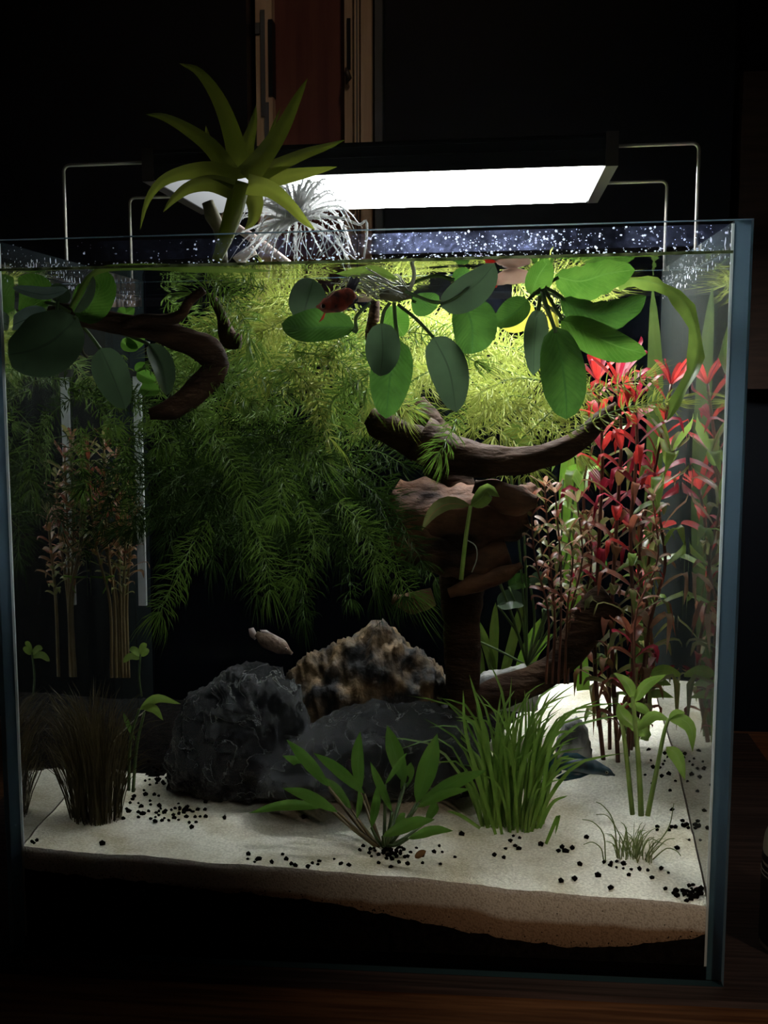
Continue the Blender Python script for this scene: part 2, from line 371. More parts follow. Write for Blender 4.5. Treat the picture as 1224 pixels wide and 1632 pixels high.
PROF = {
    'oval': lambda t: max(.0, sin(pi*min(1, t**.86)))**.52 if t < 1 else 0,
    'lance': lambda t: max(0, sin(pi*t**.8))**.9,
    'strap': lambda t: min(1, .75 + t*.6) * (1 if t < .75 else max(0, (1 - t)/.25)**.6),
    'sword': lambda t: max(0, (1 - t))**.75*.95 + .05*(1 - t),
    'blade': lambda t: min(1, .6 + t)*(max(0, 1 - t)**.5),
}
def leaf_mb(mb, spine, width, prof='oval', roll=0, fold=.18, n=10, cross=4, wave=0, facing=None, seed=0, mi=0):
    """leaf blade along a 3-D spine; 'facing' is the direction the upper side looks to, 'roll' turns it about the spine"""
    C = spline(spine, n) if len(spine) < n else [Vector(p) for p in spine]
    n = len(C); vs, fs, uv = [], [], []
    pf = PROF[prof]; up = Vector(facing) if facing is not None else None
    for i, p in enumerate(C):
        t = (C[min(i + 1, n - 1)] - C[max(i - 1, 0)]).normalized()
        f = up if up is not None else (EYE - p).normalized()
        a = t.cross(f)
        a = a.normalized() if a.length > 1e-5 else t.orthogonal().normalized()
        if roll: a = Matrix.Rotation(roll, 3, t) @ a
        nn = a.cross(t)
        w = width*.5*max(pf(i/(n - 1)), .015)
        for j in range(cross + 1):
            x = j/cross*2 - 1
            off = abs(x)*fold*w
            if wave: off += wave*w*sin(i*1.9 + x*2.1 + seed)*abs(x)
            vs.append(p + a*(x*w) + nn*off); uv.append((j/cross, i/(n - 1)))
    for i in range(n - 1):
        for j in range(cross):
            k = i*(cross + 1) + j; fs.append((k, k + 1, k + cross + 2, k + cross + 1))
    mb.add(vs, fs, uv, mi)
def P3(pts, Y):
    """photo points (u,v) or (u,v,Y) -> world"""
    return [at(p[0], p[1], p[2] if len(p) > 2 else Y) for p in pts]
def leaf(parent, pts, Y, w, mat, prof='oval', name='leaf', **k):
    mb = MB(); leaf_mb(mb, P3(pts, Y), w*px(Y), prof, **k)
    return mb.build(name, mat, parent)
def stalk(parent, pts, Y, r, mat, name='petiole', n=12, sides=6, taper=1.0):
    mb = MB(); C = spline(P3(pts, Y), n); mb.tube(C, [r*px(Y)*lerp(1, taper, i/(n - 1)) for i in range(n)], sides)
    return mb.build(name, mat, parent)

rnd = random.Random(5)

# ================================================================ setting: table, wall, trims
mb = MB(); mb.box((-1.2, -.5, -.043), (1.2, .482, -.003)); tag(mb.build('table', 'table_wood', smooth=False), 'orange brown wooden table top under the dark mat', 'table')
mb = MB(); mb.box((-1.6, -2.0, -.80), (1.6, 1.0, -.75)); tag(mb.build('floor', 'black_wall', smooth=False), kind='structure')
# table legs keep the top off the floor
tb = bpy.data.objects['table']
for sx_ in (-1.12, 1.12):
    for sy_ in (-.44, .42):
        mb = MB(); mb.box((sx_ - .03, sy_ - .03, -.75), (sx_ + .03, sy_ + .03, -.043)); mb.build('leg', 'table_wood', tb, smooth=False)
mb = MB(); mb.box((-.235, -.014, -.003), (.2312, .4645, -.0002)); o = mb.build('table_mat', 'mat_wood', smooth=False)
tag(o, 'dark wood grain mat lying under the aquarium', 'mat')
YW = .6
mb = MB(); mb.box((-1.6, YW + .03, -.75), (1.6, YW + .06, 1.6)); tag(mb.build('wall_back', 'black_wall', smooth=False), kind='structure')
def wall_strip(name, x0, x1, d0, mat, z0=-.2, z1=1.2, kind='structure', parent=None):
    mb = MB(); mb.box((x0, YW - d0, z0), (x1, YW + .03, z1)); o = mb.build(name, mat, parent, smooth=False)
    if kind and parent is None: tag(o, kind=kind)
    return o
def bx(u): return at(u, 100, YW).x
wall_strip('wall_left', -1.5, bx(403), .03, 'black_wall')
d1 = wall_strip('door_1', bx(435), bx(549), -.012, 'red_wood')
t1 = wall_strip('trim_1', bx(409), bx(435), .004, 'beige_wood')
for (a, b, d, mm, z0, z1) in ((417, 424, .0055, 'grey_shade', .445, .522), (422, 429, .0056, 'grey_shade', .40, .455), (429.5, 436, .0054, 'black_wall', .46, .515), (409, 416, .0056, 'grey_shade', .505, .513)):
    wall_strip('slat', bx(a), bx(b), d, mm, z0, z1, None, t1)
t2 = wall_strip('trim_2', bx(549), bx(566), .0, 'beige_wood')
wall_strip('slot', bx(553), bx(559), .001, 'black_wall', .477, .514, None, t2)
mb = MB()
mb.tube([at(551, 108, YW - .004), at(553, 116, YW - .006), at(556, 124, YW - .006), at(552, 134, YW - .003)], [.0005, .0022, .0024, .0006], 8)
mb.build('latch', 'grey_metal', t2)
t3 = wall_strip('trim_3', bx(566), bx(577), .006, 'beige_wood')
wall_strip('groove', bx(569), bx(571), .0064, 'grey_shade', -.2, 1.2, None, t3)
wall_strip('trim_4', bx(577), bx(594), .011, 'beige_wood')
wall_strip('trim_5', bx(598), bx(616), .004, 'grey_shade')
wall_strip('wall_right', bx(616), bx(1168), .012, 'black_wall')
mb = MB(); mb.box((at(1172, 300, YW).x, YW - .02, .235), (1.2, YW + .03, .46)); o = mb.build('wooden_board', 'brown_wood', smooth=False)
tag(o, 'dim brown wooden board on the wall right of the aquarium', 'board')

# ================================================================ aquarium
aq = thing('aquarium', (0, DEP/2, 0), 'rimless clear glass aquarium full of water and plants on a dark mat', 'aquarium')
def pane(name, a, b, mat, edges):
    mb = MB(); mb.box(a, b)
    # faces order: bottom, top, front, right, back, left
    for i, e in enumerate(edges): mb.mi[i] = e
    return mb.build(name, [mat, 'glass_edge'], aq, smooth=False)
pane('front_pane', (-WL, 0, 0), (WL, T, H), 'clear_glass', (1, 1, 0, 1, 0, 1))
pane('left_pane', (-WL, T + .0003, .0003), (-WL + TL, DEP - T, H), 'left_glass', (1, 1, 1, 0, 1, 0))
pane('right_pane', (WL - T, T + .0003, .0003), (WL, DEP - T, H), 'side_glass', (1, 1, 1, 0, 1, 0))
pane('back_pane', (-WL, DEP - T + .0003, 0), (WL, DEP, H), 'back_glass', (1, 1, 0, 1, 0, 1))
pane('bottom_pane', (-WL + T + .0003, T + .0003, 0), (WL - T - .0003, DEP - T - .0003, T), 'clear_glass', (0, 0, 0, 0, 0, 0))
mb = MB(); mb.box((-WL, DEP + .0003, 0), (WL, DEP + .001, H*.955)); mb.build('background_film', 'black_film', aq, smooth=False)
for sx_ in (-1, 1):
    for y0 in (T + .0004, DEP - T - .002):
        mb = MB(); x = sx_*(WL - (T if sx_ > 0 else TL) - .0005); mb.box((x - .0005, y0, T), (x + .0005, y0 + .0010, H - .001)); mb.build('silicone_seam', 'silicone' if y0 < .1 else 'black_film', aq, smooth=False)
mb = MB(); mb.box((-WL + .002, .002, -.00015), (WL - .002, DEP - .002, -.00002)); mb.build('base_pad', 'black_plastic', aq, smooth=False)
# splash marks and lime specks on the glass above the waterline, and painted glints along it
mb = MB(); r_ = random.Random(8)
def speck(p, nrm, r, sq):
    a = Vector((1, 0, 0)) if abs(nrm[0]) < .5 else Vector((0, 1, 0)); b = Vector((0, 0, 1)); nv = Vector(nrm); k = 6
    ph = r_.random()*6
    vs = [Vector(p) + a*(r*cos(ph + 2*pi*i/k)*r_.uniform(.6, 1.2)) + b*(r*sq*sin(ph + 2*pi*i/k)*r_.uniform(.6, 1.2)) for i in range(k)] + [Vector(p) + nv*r*.3]
    mb.add(vs, [(i, (i + 1) % k, k) for i in range(k)])
for i in range(1500):
    x = r_.gauss(.045, .055) if i % 10 else r_.uniform(-.142, .142)
    if abs(x) > .142: continue
    z = r_.uniform(ZW + .0005, H - .0012)
    if noise.noise(Vector((x*60, z*90, 2))) < r_.uniform(-.5, .45): continue
    speck((x, T + .00005, z), (0, 1, 0), r_.choice((.00012, .00015, .0002, .0003, .0005)), r_.uniform(.6, 1.2))
for i in range(170):  # white specks painting bright glints along the meniscus
    speck((r_.uniform(-.14, .14), T + .00008, ZW + r_.gauss(.0012, .0005)), (0, 1, 0), r_.choice((.0002, .0003, .0005)), .6)
for i in range(260):
    y = r_.uniform(.01, .26); sd = r_.choice((-1, 1)); z = r_.uniform(ZW - .004, H - .001)
    speck((sd*(WL - T - .00005), y, z), (-sd, 0, 0), r_.choice((.0002, .0004, .0006)), r_.uniform(.8, 2.5))
tag(mb.build('specks_and_glints', 'deposit_glint', aq), 'whitish splash specks above the waterline and painted glints along it', kind='stuff')

m, nt, o = new_mat('splash_film')       # dried splash marks: patchy bluish white scum on the glass
tc = N(nt, 'TexCoord'); n = N(nt, 'TexNoise', Scale=420, Detail=4, Roughness=.7); L(nt, tc.outputs['Object'], n.inputs['Vector'])
n2 = N(nt, 'TexNoise', Scale=34, Detail=3); L(nt, tc.outputs['Object'], n2.inputs['Vector'])
k1 = ramp(nt, n.outputs[0], [(.42, (.10, .10, .10)), (.60, (.30, .30, .30)), (.68, (.9, .9, .9))]); k2 = ramp(nt, n2.outputs[0], [(.36, (.04, .04, .04)), (.62, (.6, .6, .6))])
mu = N(nt, 'MixRGB', blend_type='MULTIPLY'); mu.inputs[0].default_value = 1; L(nt, k1, mu.inputs[1]); L(nt, k2, mu.inputs[2])
tr = N(nt, 'BsdfTransparent'); t = N(nt, 'BsdfTranslucent'); t.inputs[0].default_value = (.42, .48, .85, 1)
ms = N(nt, 'MixShader'); sx = N(nt, 'SeparateXYZ'); L(nt, tc.outputs['Object'], sx.inputs[0])
mr = N(nt, 'MapRange'); mr.inputs[1].default_value = -.05; mr.inputs[2].default_value = .13; L(nt, sx.outputs[0], mr.inputs[0])
m4 = N(nt, 'MixRGB', blend_type='MULTIPLY'); m4.inputs[0].default_value = 1; L(nt, mu.outputs[0], m4.inputs[1])
L(nt, ramp(nt, mr.outputs[0], [(0, (.05, .05, .05)), (.22, (.5, .5, .5)), (.4, (1, 1, 1)), (.62, (.8, .8, .8)), (1, (.1, .1, .1))]), m4.inputs[2]); mu = m4
L(nt, mu.outputs[0], ms.inputs[0]); L(nt, tr.outputs[0], ms.inputs[1]); L(nt, t.outputs[0], ms.inputs[2]); L(nt, ms.outputs[0], o.inputs[0])
mb = MB(); mb.box((-.142, T + .00002, ZW + .0025), (.142, T + .00006, H - .0012)); mb.build('splash_film', 'splash_film', aq, smooth=False)

mb = MB(); mb.box((-WL + TL + .0002, T + .00002, ZW - .0005), (WL - T - .0002, T + .0003, ZW + .0006)); mb.build('meniscus_band', 'meniscus_tint', aq, smooth=False)  # added strip: the meniscus's dark refraction line put into colour
# water surface: a sheet with a raised meniscus along the glass
mb = MB(); nx, ny = 90, 80
x0, x1, y0, y1 = -WL + TL + .0002, WL - T - .0002, T + .0002, DEP - T - .0002
vs, fs = [], []
for j in range(ny + 1):
    for i in range(nx + 1):
        a, b_ = i/nx, j/ny
        a = .5 - .5*cos(pi*a); b_ = .5 - .5*cos(pi*b_)
        x, y = lerp(x0, x1, a), lerp(y0, y1, b_)
        d = min(x - x0, x1 - x, y - y0, y1 - y)
        vs.append((x, y, ZW + .0026*math.exp(-d/.0022) + .00035*noise.noise(Vector((x*40, y*40, 0)))))
for j in range(ny):
    for i in range(nx):
        k = j*(nx + 1) + i; fs.append((k, k + 1, k + nx + 2, k + nx + 1))
mb.add(vs, fs); tag(mb.build('water', 'top_water'), 'clear aquarium water with a rippled surface just below the glass rim', 'water', kind='stuff')

# ================================================================ lamp on wire legs
lx0, lx1, ly0, ly1, lz0, lz1 = -.1085, .1080, .1126, .2560, .3385, .3512
lp = thing('aquarium_lamp', (0, .18, lz0), 'slim black aquarium lamp with glowing white underside on four wire legs', 'lamp')
mb = MB()
mb.box((lx0, ly0, lz0 + .0015), (lx1, ly1, lz1))
mb.box((lx0, ly0 - .0006, lz0 + .0105), (lx1, ly0 + .001, lz0 + .0115)); mb.box((lx0, ly0 - .0006, lz0 + .006), (lx1, ly0 + .001, lz0 + .0068))
mb.box((lx0, ly0, lz0 - .001), (lx1, ly0 + .0025, lz0 + .002)); mb.box((lx0, ly1 - .0025, lz0 - .001), (lx1, ly1, lz0 + .002))
mb.build('housing', 'black_metal', lp, smooth=False)
mb = MB(); mb.box((lx0 + .006, ly0 + .003, lz0 - .0013), (lx1 - .0062, ly1 - .003, lz0 + .0012)); mb.build('light_cover', 'light_cover', lp, smooth=False)
for sx_, x in ((-1, lx0), (1, lx1)):
    mb = MB(); mb.box((min(x, x - sx_*.0055), ly0 - .001, lz0 - .0015), (max(x, x - sx_*.0055), ly1 + .001, lz1 + .0008)); mb.build('end_cap', 'grey_metal', lp, smooth=False)
for sx_ in (-1, 1):
    for y in (.1126 + .004, .249):
        x1_ = .1432 if sx_ > 0 else -.1475
        mb = MB(); R_ = .003
        pts = [(sx_*.1045, y, .3462)] + [(x1_ - sx_*R_ + sx_*R_*sin(a), y, .3462 - R_ + R_*cos(a)) for a in (0, .4, .8, 1.2, 1.57)] + [(x1_, y, .30), (x1_, y, H + .0005)]
        if sx_ < 0: pass
        C = [Vector(p) for p in pts]
        mb.tube(C, .00085, 8); lg = mb.build('leg', 'wire_metal', lp)

# ================================================================ sand and soil
XL, XM = WL - T - .0004, WL - TL - .0004
Y0, Y1 = T + .0005, DEP - T - .0006
def soil_top(x):          # boundary of sand and black soil on the front glass
    t = (x + .144)/.288
    if t < .47: z = sand_h(x, Y0) - lerp(.010, .014, t/.47)
    else: z = lerp(sand_h(x, Y0) - .014, .0118, min(1, (t - .47)/.33))
    if t > .8: z += .008*((t - .8)/.2)**2
    return z + .0010*noise.noise(Vector((x*120, 0, 4))) + .0008*noise.noise(Vector((x*300, 0, 9)))
mb = MB(); nx, ny = 150, 110
vs, fs, back = [], [], []
for j in range(ny + 1):
    for i in range(nx + 1):
        x, y = lerp(-XM, XL, i/nx), lerp(Y0, Y1, j/ny)
        vs.append((x, y, sand_h(x, y) + .0003*noise.noise(Vector((x*260, y*260, 1)))))
for j in range(ny):
    for i in range(nx):
        k = j*(nx + 1) + i; p_ = vs[k]
        lim = .112 + .010*noise.noise(Vector((p_[0]*40, 3, 0))) + .006*noise.noise(Vector((p_[0]*150, 3, 5))) + max(0, p_[0] - .035)*3
        (back if p_[1] > lim else fs).append((k, k + 1, k + nx + 2, k + nx + 1))  # black area at the back: shade painted in as bare soil
mb.add(vs, fs, mi=0)
top_vs = [(p[0], p[1], p[2] + .0006*noise.noise(Vector((p[0]*500, p[1]*500, 2)))) for p in vs]
vs, fs, uv = [], [], []; nz = 12
for i in range(nx + 1):
    x = lerp(-XM, XL, i/nx); zb, zt = soil_top(x), vs and 0 or sand_h(x, Y0) + .0003*noise.noise(Vector((x*260, Y0*260, 1)))
    zt = sand_h(x, Y0) + .0003*noise.noise(Vector((x*260, Y0*260, 1)))
    for k in range(nz + 1):
        z = lerp(zb, zt, k/nz); vs.append((x, Y0, z)); uv.append((i/nx, 1 - (zt - z)/.022))
for i in range(nx):
    for k in range(nz):
        a = i*(nz + 1) + k; fs.append((a, a + nz + 1, a + nz + 2, a + 1))
mb.add(vs, fs, uv, mi=1)
for sx_ in (-1, 1):           # sand against the side panes
    vs, fs, uv = [], [], []
    for j in range(ny + 1):
        y = lerp(Y0, Y1, j/ny); xs = XL if sx_ > 0 else -XM; zt = sand_h(xs, y)
        vs += [(xs, y, soil_top(xs)), (xs, y, zt)]; uv += [(0, 0), (0, 1)]
    for j in range(ny): fs.append((2*j, 2*j + 1, 2*j + 3, 2*j + 2) if sx_ > 0 else (2*j, 2*j + 2, 2*j + 3, 2*j + 1))
    mb.add(vs, fs, uv, mi=1)
tag(mb.build('sand', ['white_sand', 'layered_sand']), 'white sand bed sloping across the aquarium floor', 'sand', kind='stuff')
mb = MB(); vs, fs = [], []
for i in range(nx + 1):
    x = lerp(-XM, XL, i/nx)
    vs += [(x, Y0, T + .0003), (x, Y0, soil_top(x) - .0001), (x, Y1, soil_top(x) - .0001), (x, Y1, T + .0003)]
for i in range(nx):
    for k in range(4):
        fs.append((i*4 + k, (i + 1)*4 + k, (i + 1)*4 + (k + 1) % 4, i*4 + (k + 1) % 4))
fs += [(0, 1, 2, 3), (nx*4 + 3, nx*4 + 2, nx*4 + 1, nx*4)]
mb.add(vs, fs)
def grain(mb, p, r, rn):
    vs = []; q = [(0, 0, 1), (.9, 0, .3), (.28, .85, .3), (-.72, .53, .3), (-.72, -.53, .3), (.28, -.85, .3), (.5, .6, -.6), (-.6, .2, -.6), (.1, -.7, -.6)]
    a = rn.random()*6.3; c, s_ = cos(a), sin(a)
    for x, y, z in q:
        k = r*rn.uniform(.8, 1.2); vs.append((p[0] + (x*c - y*s_)*k, p[1] + (x*s_ + y*c)*k, p[2] + z*k))
    mb.add(vs, [(0, 1, 2), (0, 2, 3), (0, 3, 4), (0, 4, 5), (0, 5, 1), (1, 6, 2), (2, 6, 7), (2, 7, 3), (3, 7, 4), (4, 7, 8), (4, 8, 5), (5, 8, 1), (1, 8, 6), (6, 8, 7)])
for i in range(900):          # crumbs of soil pressed against the glass along the boundary
    x = r_.uniform(-XL + .001, XL - .001); z = soil_top(x) + r_.gauss(.0002, .0011)
    grain(mb, (x, Y0 + .0004, z), r_.uniform(.0003, .0007), r_)
for i in range(60):
    x = r_.uniform(-XL + .002, XL - .002); t = r_.random(); z = lerp(soil_top(x), sand_h(x, Y0), t*.8); grain(mb, (x, Y0 + .0002, z), r_.uniform(.0002, .0005), r_)
mb.add(top_vs, back)
tag(mb.build('soil', 'black_soil', smooth=False), 'black aquarium soil under the white sand, with painted black shade behind the rocks', 'soil', kind='stuff')

# loose soil pellets lying on the sand
pm = []
for k in range(6):
    g = MB(); grain(g, (0, 0, 0), 1.0, r_); me = g.build('soil_pellet', 'black_soil', smooth=True)
    pm.append(me.data); bpy.data.objects.remove(me)
def pellet(u, v, label, group, r=None):
    p = on_sand(u, v)
    if not (-XL + .001 < p.x < XL - .001 and Y0 + .001 < p.y < Y1 - .001): return
    o = bpy.data.objects.new('soil_pellet', rnd.choice(pm)); COL.objects.link(o)
    r = r or rnd.uniform(.0008, .0015)
    o.location = (p.x, p.y, sand_h(p.x, p.y) + r*.35); o.scale = (r, r*rnd.uniform(.75, 1.1), r*rnd.uniform(.7, 1)); o.rotation_euler.z = rnd.random()*6
    tag(o, label, 'soil pellet', group)
def cluster(n, cu, cv, su, sv, label, group, slant=0):
    for _ in range(n):
        a = rnd.gauss(0, 1); pellet(cu + a*su, cv + rnd.gauss(0, 1)*sv + slant*a*su, label, group)
cluster(46, 285, 1296, 26, 8, 'black soil pellet in the pile right of the brown grass tuft', 'pellets piled by the brown grass', .03)
cluster(22, 222, 1290, 22, 14, 'black soil pellet at the foot of the brown grass tuft', 'pellets at the brown grass foot')
cluster(26, 255, 1240, 16, 12, 'black soil pellet by the left end of the big dark rock', 'pellets by the dark rock')
cluster(14, 390, 1262, 60, 5, 'black soil pellet under the front edge of the big dark rock', 'pellets under the dark rock')
cluster(9, 45, 1345, 12, 6, 'black soil pellet in the front left sand corner', 'pellets in the left corner')
cluster(10, 400, 1372, 22, 5, 'black soil pellet on the sand left of the centre leafy plant', 'pellets left of the centre plant')
cluster(16, 498, 1380, 34, 5, 'black soil pellet along the sand edge before the centre leafy plant', 'pellets on the front sand edge')
cluster(44, 618, 1358, 20, 9, 'black soil pellet in the heap at the centre leafy plant root', 'pellets at the centre plant root')
cluster(10, 690, 1372, 40, 12, 'black soil pellet right of the centre leafy plant', 'pellets right of the centre plant')
cluster(12, 845, 1352, 40, 8, 'black soil pellet at the foot of the bright grass tuft', 'pellets at the bright grass foot')
cluster(24, 1085, 1312, 18, 20, 'black soil pellet scattered along the right glass by the sand edge', 'pellets along the right glass', .3)
cluster(18, 1052, 1222, 16, 16, 'black soil pellet behind the pale green stems by the right glass', 'pellets behind the pale stems', .3)
cluster(40, 1108, 1428, 17, 4, 'black soil pellet packed in the front right sand corner', 'pellets in the right corner', .1)
cluster(18, 1005, 1385, 34, 7, 'black soil pellet around the curly sprout', 'pellets around the curly sprout', .1)
for (u, v, w) in ((896, 1352, 'nearest the bright grass tuft'), (912, 1353, 'in the pair right of the bright grass tuft'), (901, 1358, 'lowest of the trio right of the bright grass'),
                  (894, 1406, 'first of two on the right front sand edge'), (916, 1404, 'large one on the right front sand edge'), (953, 1399, 'alone midway to the curly sprout'),
                  (973, 1422, 'lowest one before the curly sprout'), (484, 1304, 'alone on the open sand under the dark rocks'), (163, 1346, 'right in front of the brown grass tuft'),
                  (213, 1368, 'alone on the front left sand edge'), (305, 1320, 'alone below the pile by the brown grass'), (735, 1331, 'alone between the leafy plant and bright grass')):
    pellet(u, v, 'single black soil pellet ' + w, 'single pellets on the sand', .0016)

# ================================================================ rocks
def rock(top, vbot, Y, dep, label, mat, seed, amp=.22, flat=1.0):
    """rock lofted along its long axis: crest heights along the way, rounded section, ridged and cracked surface"""
    na, nr = 110, 64; T_ = [at(u, v, Y) for u, v in top]; zb = at((top[0][0] + top[-1][0])/2, vbot, Y).z
    o3 = Vector((seed*7.3, seed*1.7, seed*3.1)); vs, fs = [], []
    xs0, xs1 = T_[0].x, T_[-1].x; hm = max(p.z for p in T_) - zb
    for i in range(na):
        a = -cos(pi*(i + .5)/na); x = lerp(xs0, xs1, (a + 1)/2)
        k = max(0, min(len(T_) - 2, sum(1 for p in T_ if p.x <= x) - 1)); t = (x - T_[k].x)/(T_[k + 1].x - T_[k].x)
        zt = lerp(T_[k].z, T_[k + 1].z, t); w = (1 - a*a)**.35
        zc = zb + (zt - zb)*.35
        for j in range(nr):
            an_ = 2*pi*j/nr; c_, s_ = cos(an_), sin(an_)
            e = .75; cx_ = math.copysign(abs(c_)**e, c_); sz_ = math.copysign(abs(s_)**e, s_)
            p = Vector((x, Y + dep*w*cx_*(1 - .35*max(0, sz_)*flat), zc + ((zt - zc) if s_ > 0 else (zc - zb))*sz_))
            q = p*46 + o3
            d = (1 - abs(noise.noise(q)))*1.0 + (1 - abs(noise.noise(q*2.1)))*.75 - abs(noise.noise(q*4.4))*.35 + noise.noise(q*9)*.16 + noise.noise(q*19)*.10 - 1.4
            n_ = Vector((a*.6, c_, s_)).normalized(); vs.append(p + n_*(d*amp*hm*.5))
    for i in range(na - 1):
        for j in range(nr):
            k = (j + 1) % nr; fs.append((i*nr + j, (i + 1)*nr + j, (i + 1)*nr + k, i*nr + k))
    fs += [tuple(range(nr)), tuple((na - 1)*nr + j for j in range(nr - 1, -1, -1))]
    mb = MB(); mb.add(vs, fs); o = mb.build('rock', mat, base=at((top[0][0] + top[-1][0])/2, vbot, Y))
    return tag(o, label, 'rock')
rock([(266, 1200), (280, 1160), (300, 1110), (335, 1085), (380, 1060), (410, 1055), (440, 1068), (470, 1092), (492, 1135)], 1266, .095, .028, 'big rounded dark grey rock with white veins at the left', 'dark_rock', 1.0)
rock([(452, 1085), (480, 1050), (520, 1035), (560, 1015), (588, 992), (612, 984), (634, 1000), (652, 1030), (690, 1042), (715, 1075), (728, 1120)], 1190, .14, .026, 'peaked rock with ochre patches behind the flat slate', 'ochre_rock', 2.3, .3)
rock([(432, 1215), (455, 1172), (500, 1157), (545, 1130), (600, 1118), (680, 1121), (730, 1140), (755, 1165), (768, 1200)], 1268, .085, .026, 'wide flat dark slate rock behind the centre leafy plant', 'dark_rock', 3.2, .22, .5)
rock([(408, 1245), (440, 1217), (480, 1205), (520, 1215), (562, 1240)], 1272, .06, .012, 'small low grey rock before the big dark rock', 'dark_rock', 4.1)
rock([(742, 1090), (770, 1070), (800, 1068), (835, 1060), (858, 1085)], 1130, .16, .016, 'pale grey rough rock behind the curved wood root', 'pale_rock', 5.4, .25)
rock([(886, 1180), (900, 1150), (920, 1140), (938, 1160), (944, 1195)], 1212, .135, .012, 'small brownish pale rock beside the red stems', 'pale_rock', 6.6, .25)

# ================================================================ driftwood
def limb(parent, pts, Y, name, mat, seed, n=30, sides=14, bump=.22):
    P = P3([(p[0], p[1]) + ((p[3],) if len(p) > 3 else ()) for p in pts], Y); C = spline(P, n)
    R_ = sval([p[2] for p in pts], n)
    mb = MB(); mb.tube(C, [r*px(Y) for r in R_], sides, bump=bump, seed=seed)
    return mb.build(name, mat, parent)
dw = thing('driftwood', at(740, 1000, .12), 'large dark driftwood with a branch reaching up right to the red plants', 'driftwood')
limb(dw, [(986, 648, 9), (960, 668, 13), (925, 700, 17), (880, 722, 19), (820, 736, 21), (760, 735, 24), (700, 715, 32), (668, 698, 34)], .085, 'branch', 'driftwood', 1, 40)
limb(dw, [(662, 640, 16), (680, 670, 22), (690, 700, 30), (715, 760, 34), (745, 840, 40), (740, 920, 38), (738, 1000, 30), (738, 1080, 26), (742, 1150, 24)], .12, 'trunk', 'driftwood', 2, 40)
limb(dw, [(588, 662, 14), (604, 672, 22), (630, 690, 22), (670, 712, 26)], .09, 'stub', 'driftwood', 3, 20)
limb(dw, [(598, 480, 8), (594, 540, 10), (612, 600, 10), (650, 660, 12)], .12, 'upright_branch', 'driftwood', 4, 20)
limb(dw, [(975, 955, 26), (950, 975, 30), (918, 1022, 27), (880, 1066, 24), (830, 1094, 25), (780, 1112, 26), (735, 1130, 26)], .125, 'root', 'driftwood', 5, 36)
lw_ = thing('driftwood', at(730, 930, .10), 'reddish brown gnarled wood chunk under the big driftwood branch', 'driftwood')
limb(lw_, [(622, 790, 22), (660, 812, 42), (720, 830, 52), (780, 826, 46), (832, 800, 30), (852, 802, 14)], .105, 'block', 'red_driftwood', 6, 40, 20, .4)
limb(lw_, [(755, 775, 10), (790, 785, 22), (825, 797, 26), (856, 800, 10)], .088, 'knob', 'red_driftwood', 7, 24, 16, .35)
limb(lw_, [(628, 800, 14), (650, 850, 30), (700, 880, 34), (760, 895, 32), (810, 880, 20)], .10, 'lower_ridge', 'red_driftwood', 8, 30, 16, .4)
limb(lw_, [(715, 945, 8), (760, 930, 16), (800, 915, 12), (832, 900, 5)], .095, 'splinter', 'red_driftwood', 9, 20, 10, .35)
limb(lw_, [(625, 955, 8), (655, 960, 18), (690, 950, 14)], .10, 'knot', 'red_driftwood', 10, 16, 10, .35)
dl = thing('driftwood', at(270, 640, .05), 'dark driftwood limb crossing under the surface at the left', 'driftwood')
limb(dl, [(78, 497, 9), (100, 497, 14), (160, 510, 16), (230, 522, 18), (290, 540, 20), (330, 560, 22), (344, 585, 20), (318, 618, 22), (280, 650, 18), (240, 660, 10)], .04, 'limb', 'driftwood', 11, 44)
limb(dl, [(195, 520, 8), (225, 510, 9), (262, 510, 9), (288, 502, 9), (302, 480, 8), (325, 462, 7)], .03, 'twig', 'driftwood', 12, 24)
limb(dl, [(335, 470, 6), (352, 500, 8), (365, 540, 14), (384, 545, 12)], .07, 'side_twig', 'driftwood', 13, 16)
# twigs standing out of the water that carry the air plants
tw = thing('twig', at(400, 400, .10), 'pale pinkish twig standing out of the water under the air plants', 'twig')
limb(tw, [(330, 322, 9), (338, 345, 11), (350, 370, 9), (356, 420, 8)], .09, 'stub', 'rhizome', 14, 16)
limb(tw, [(352, 345, 8), (385, 368, 6), (415, 388, 7), (460, 420, 6)], .10, 'branch', 'pale_twig', 15, 20)
limb(tw, [(378, 418, 9), (392, 405, 8), (406, 398, 7)], .095, 'chip', 'pale_twig', 16, 8)

# ================================================================ baffle in the back left corner
bf = thing('plastic_strip', at(222, 960, .165), 'pale grey plastic strip hanging in the back left corner', 'plastic strip')
mb = MB(); a, b_ = at(212, 600, .165), at(234, 965, .165); mb.box((a.x, .164, b_.z), (b_.x, .1665, a.z)); mb.build('strip', 'baffle_plastic', bf, smooth=False)
mb = MB(); mb.box((a.x - .002, .1635, a.z), (b_.x + .002, .168, a.z + .004)); mb.build('clip', 'black_plastic', bf, smooth=False)

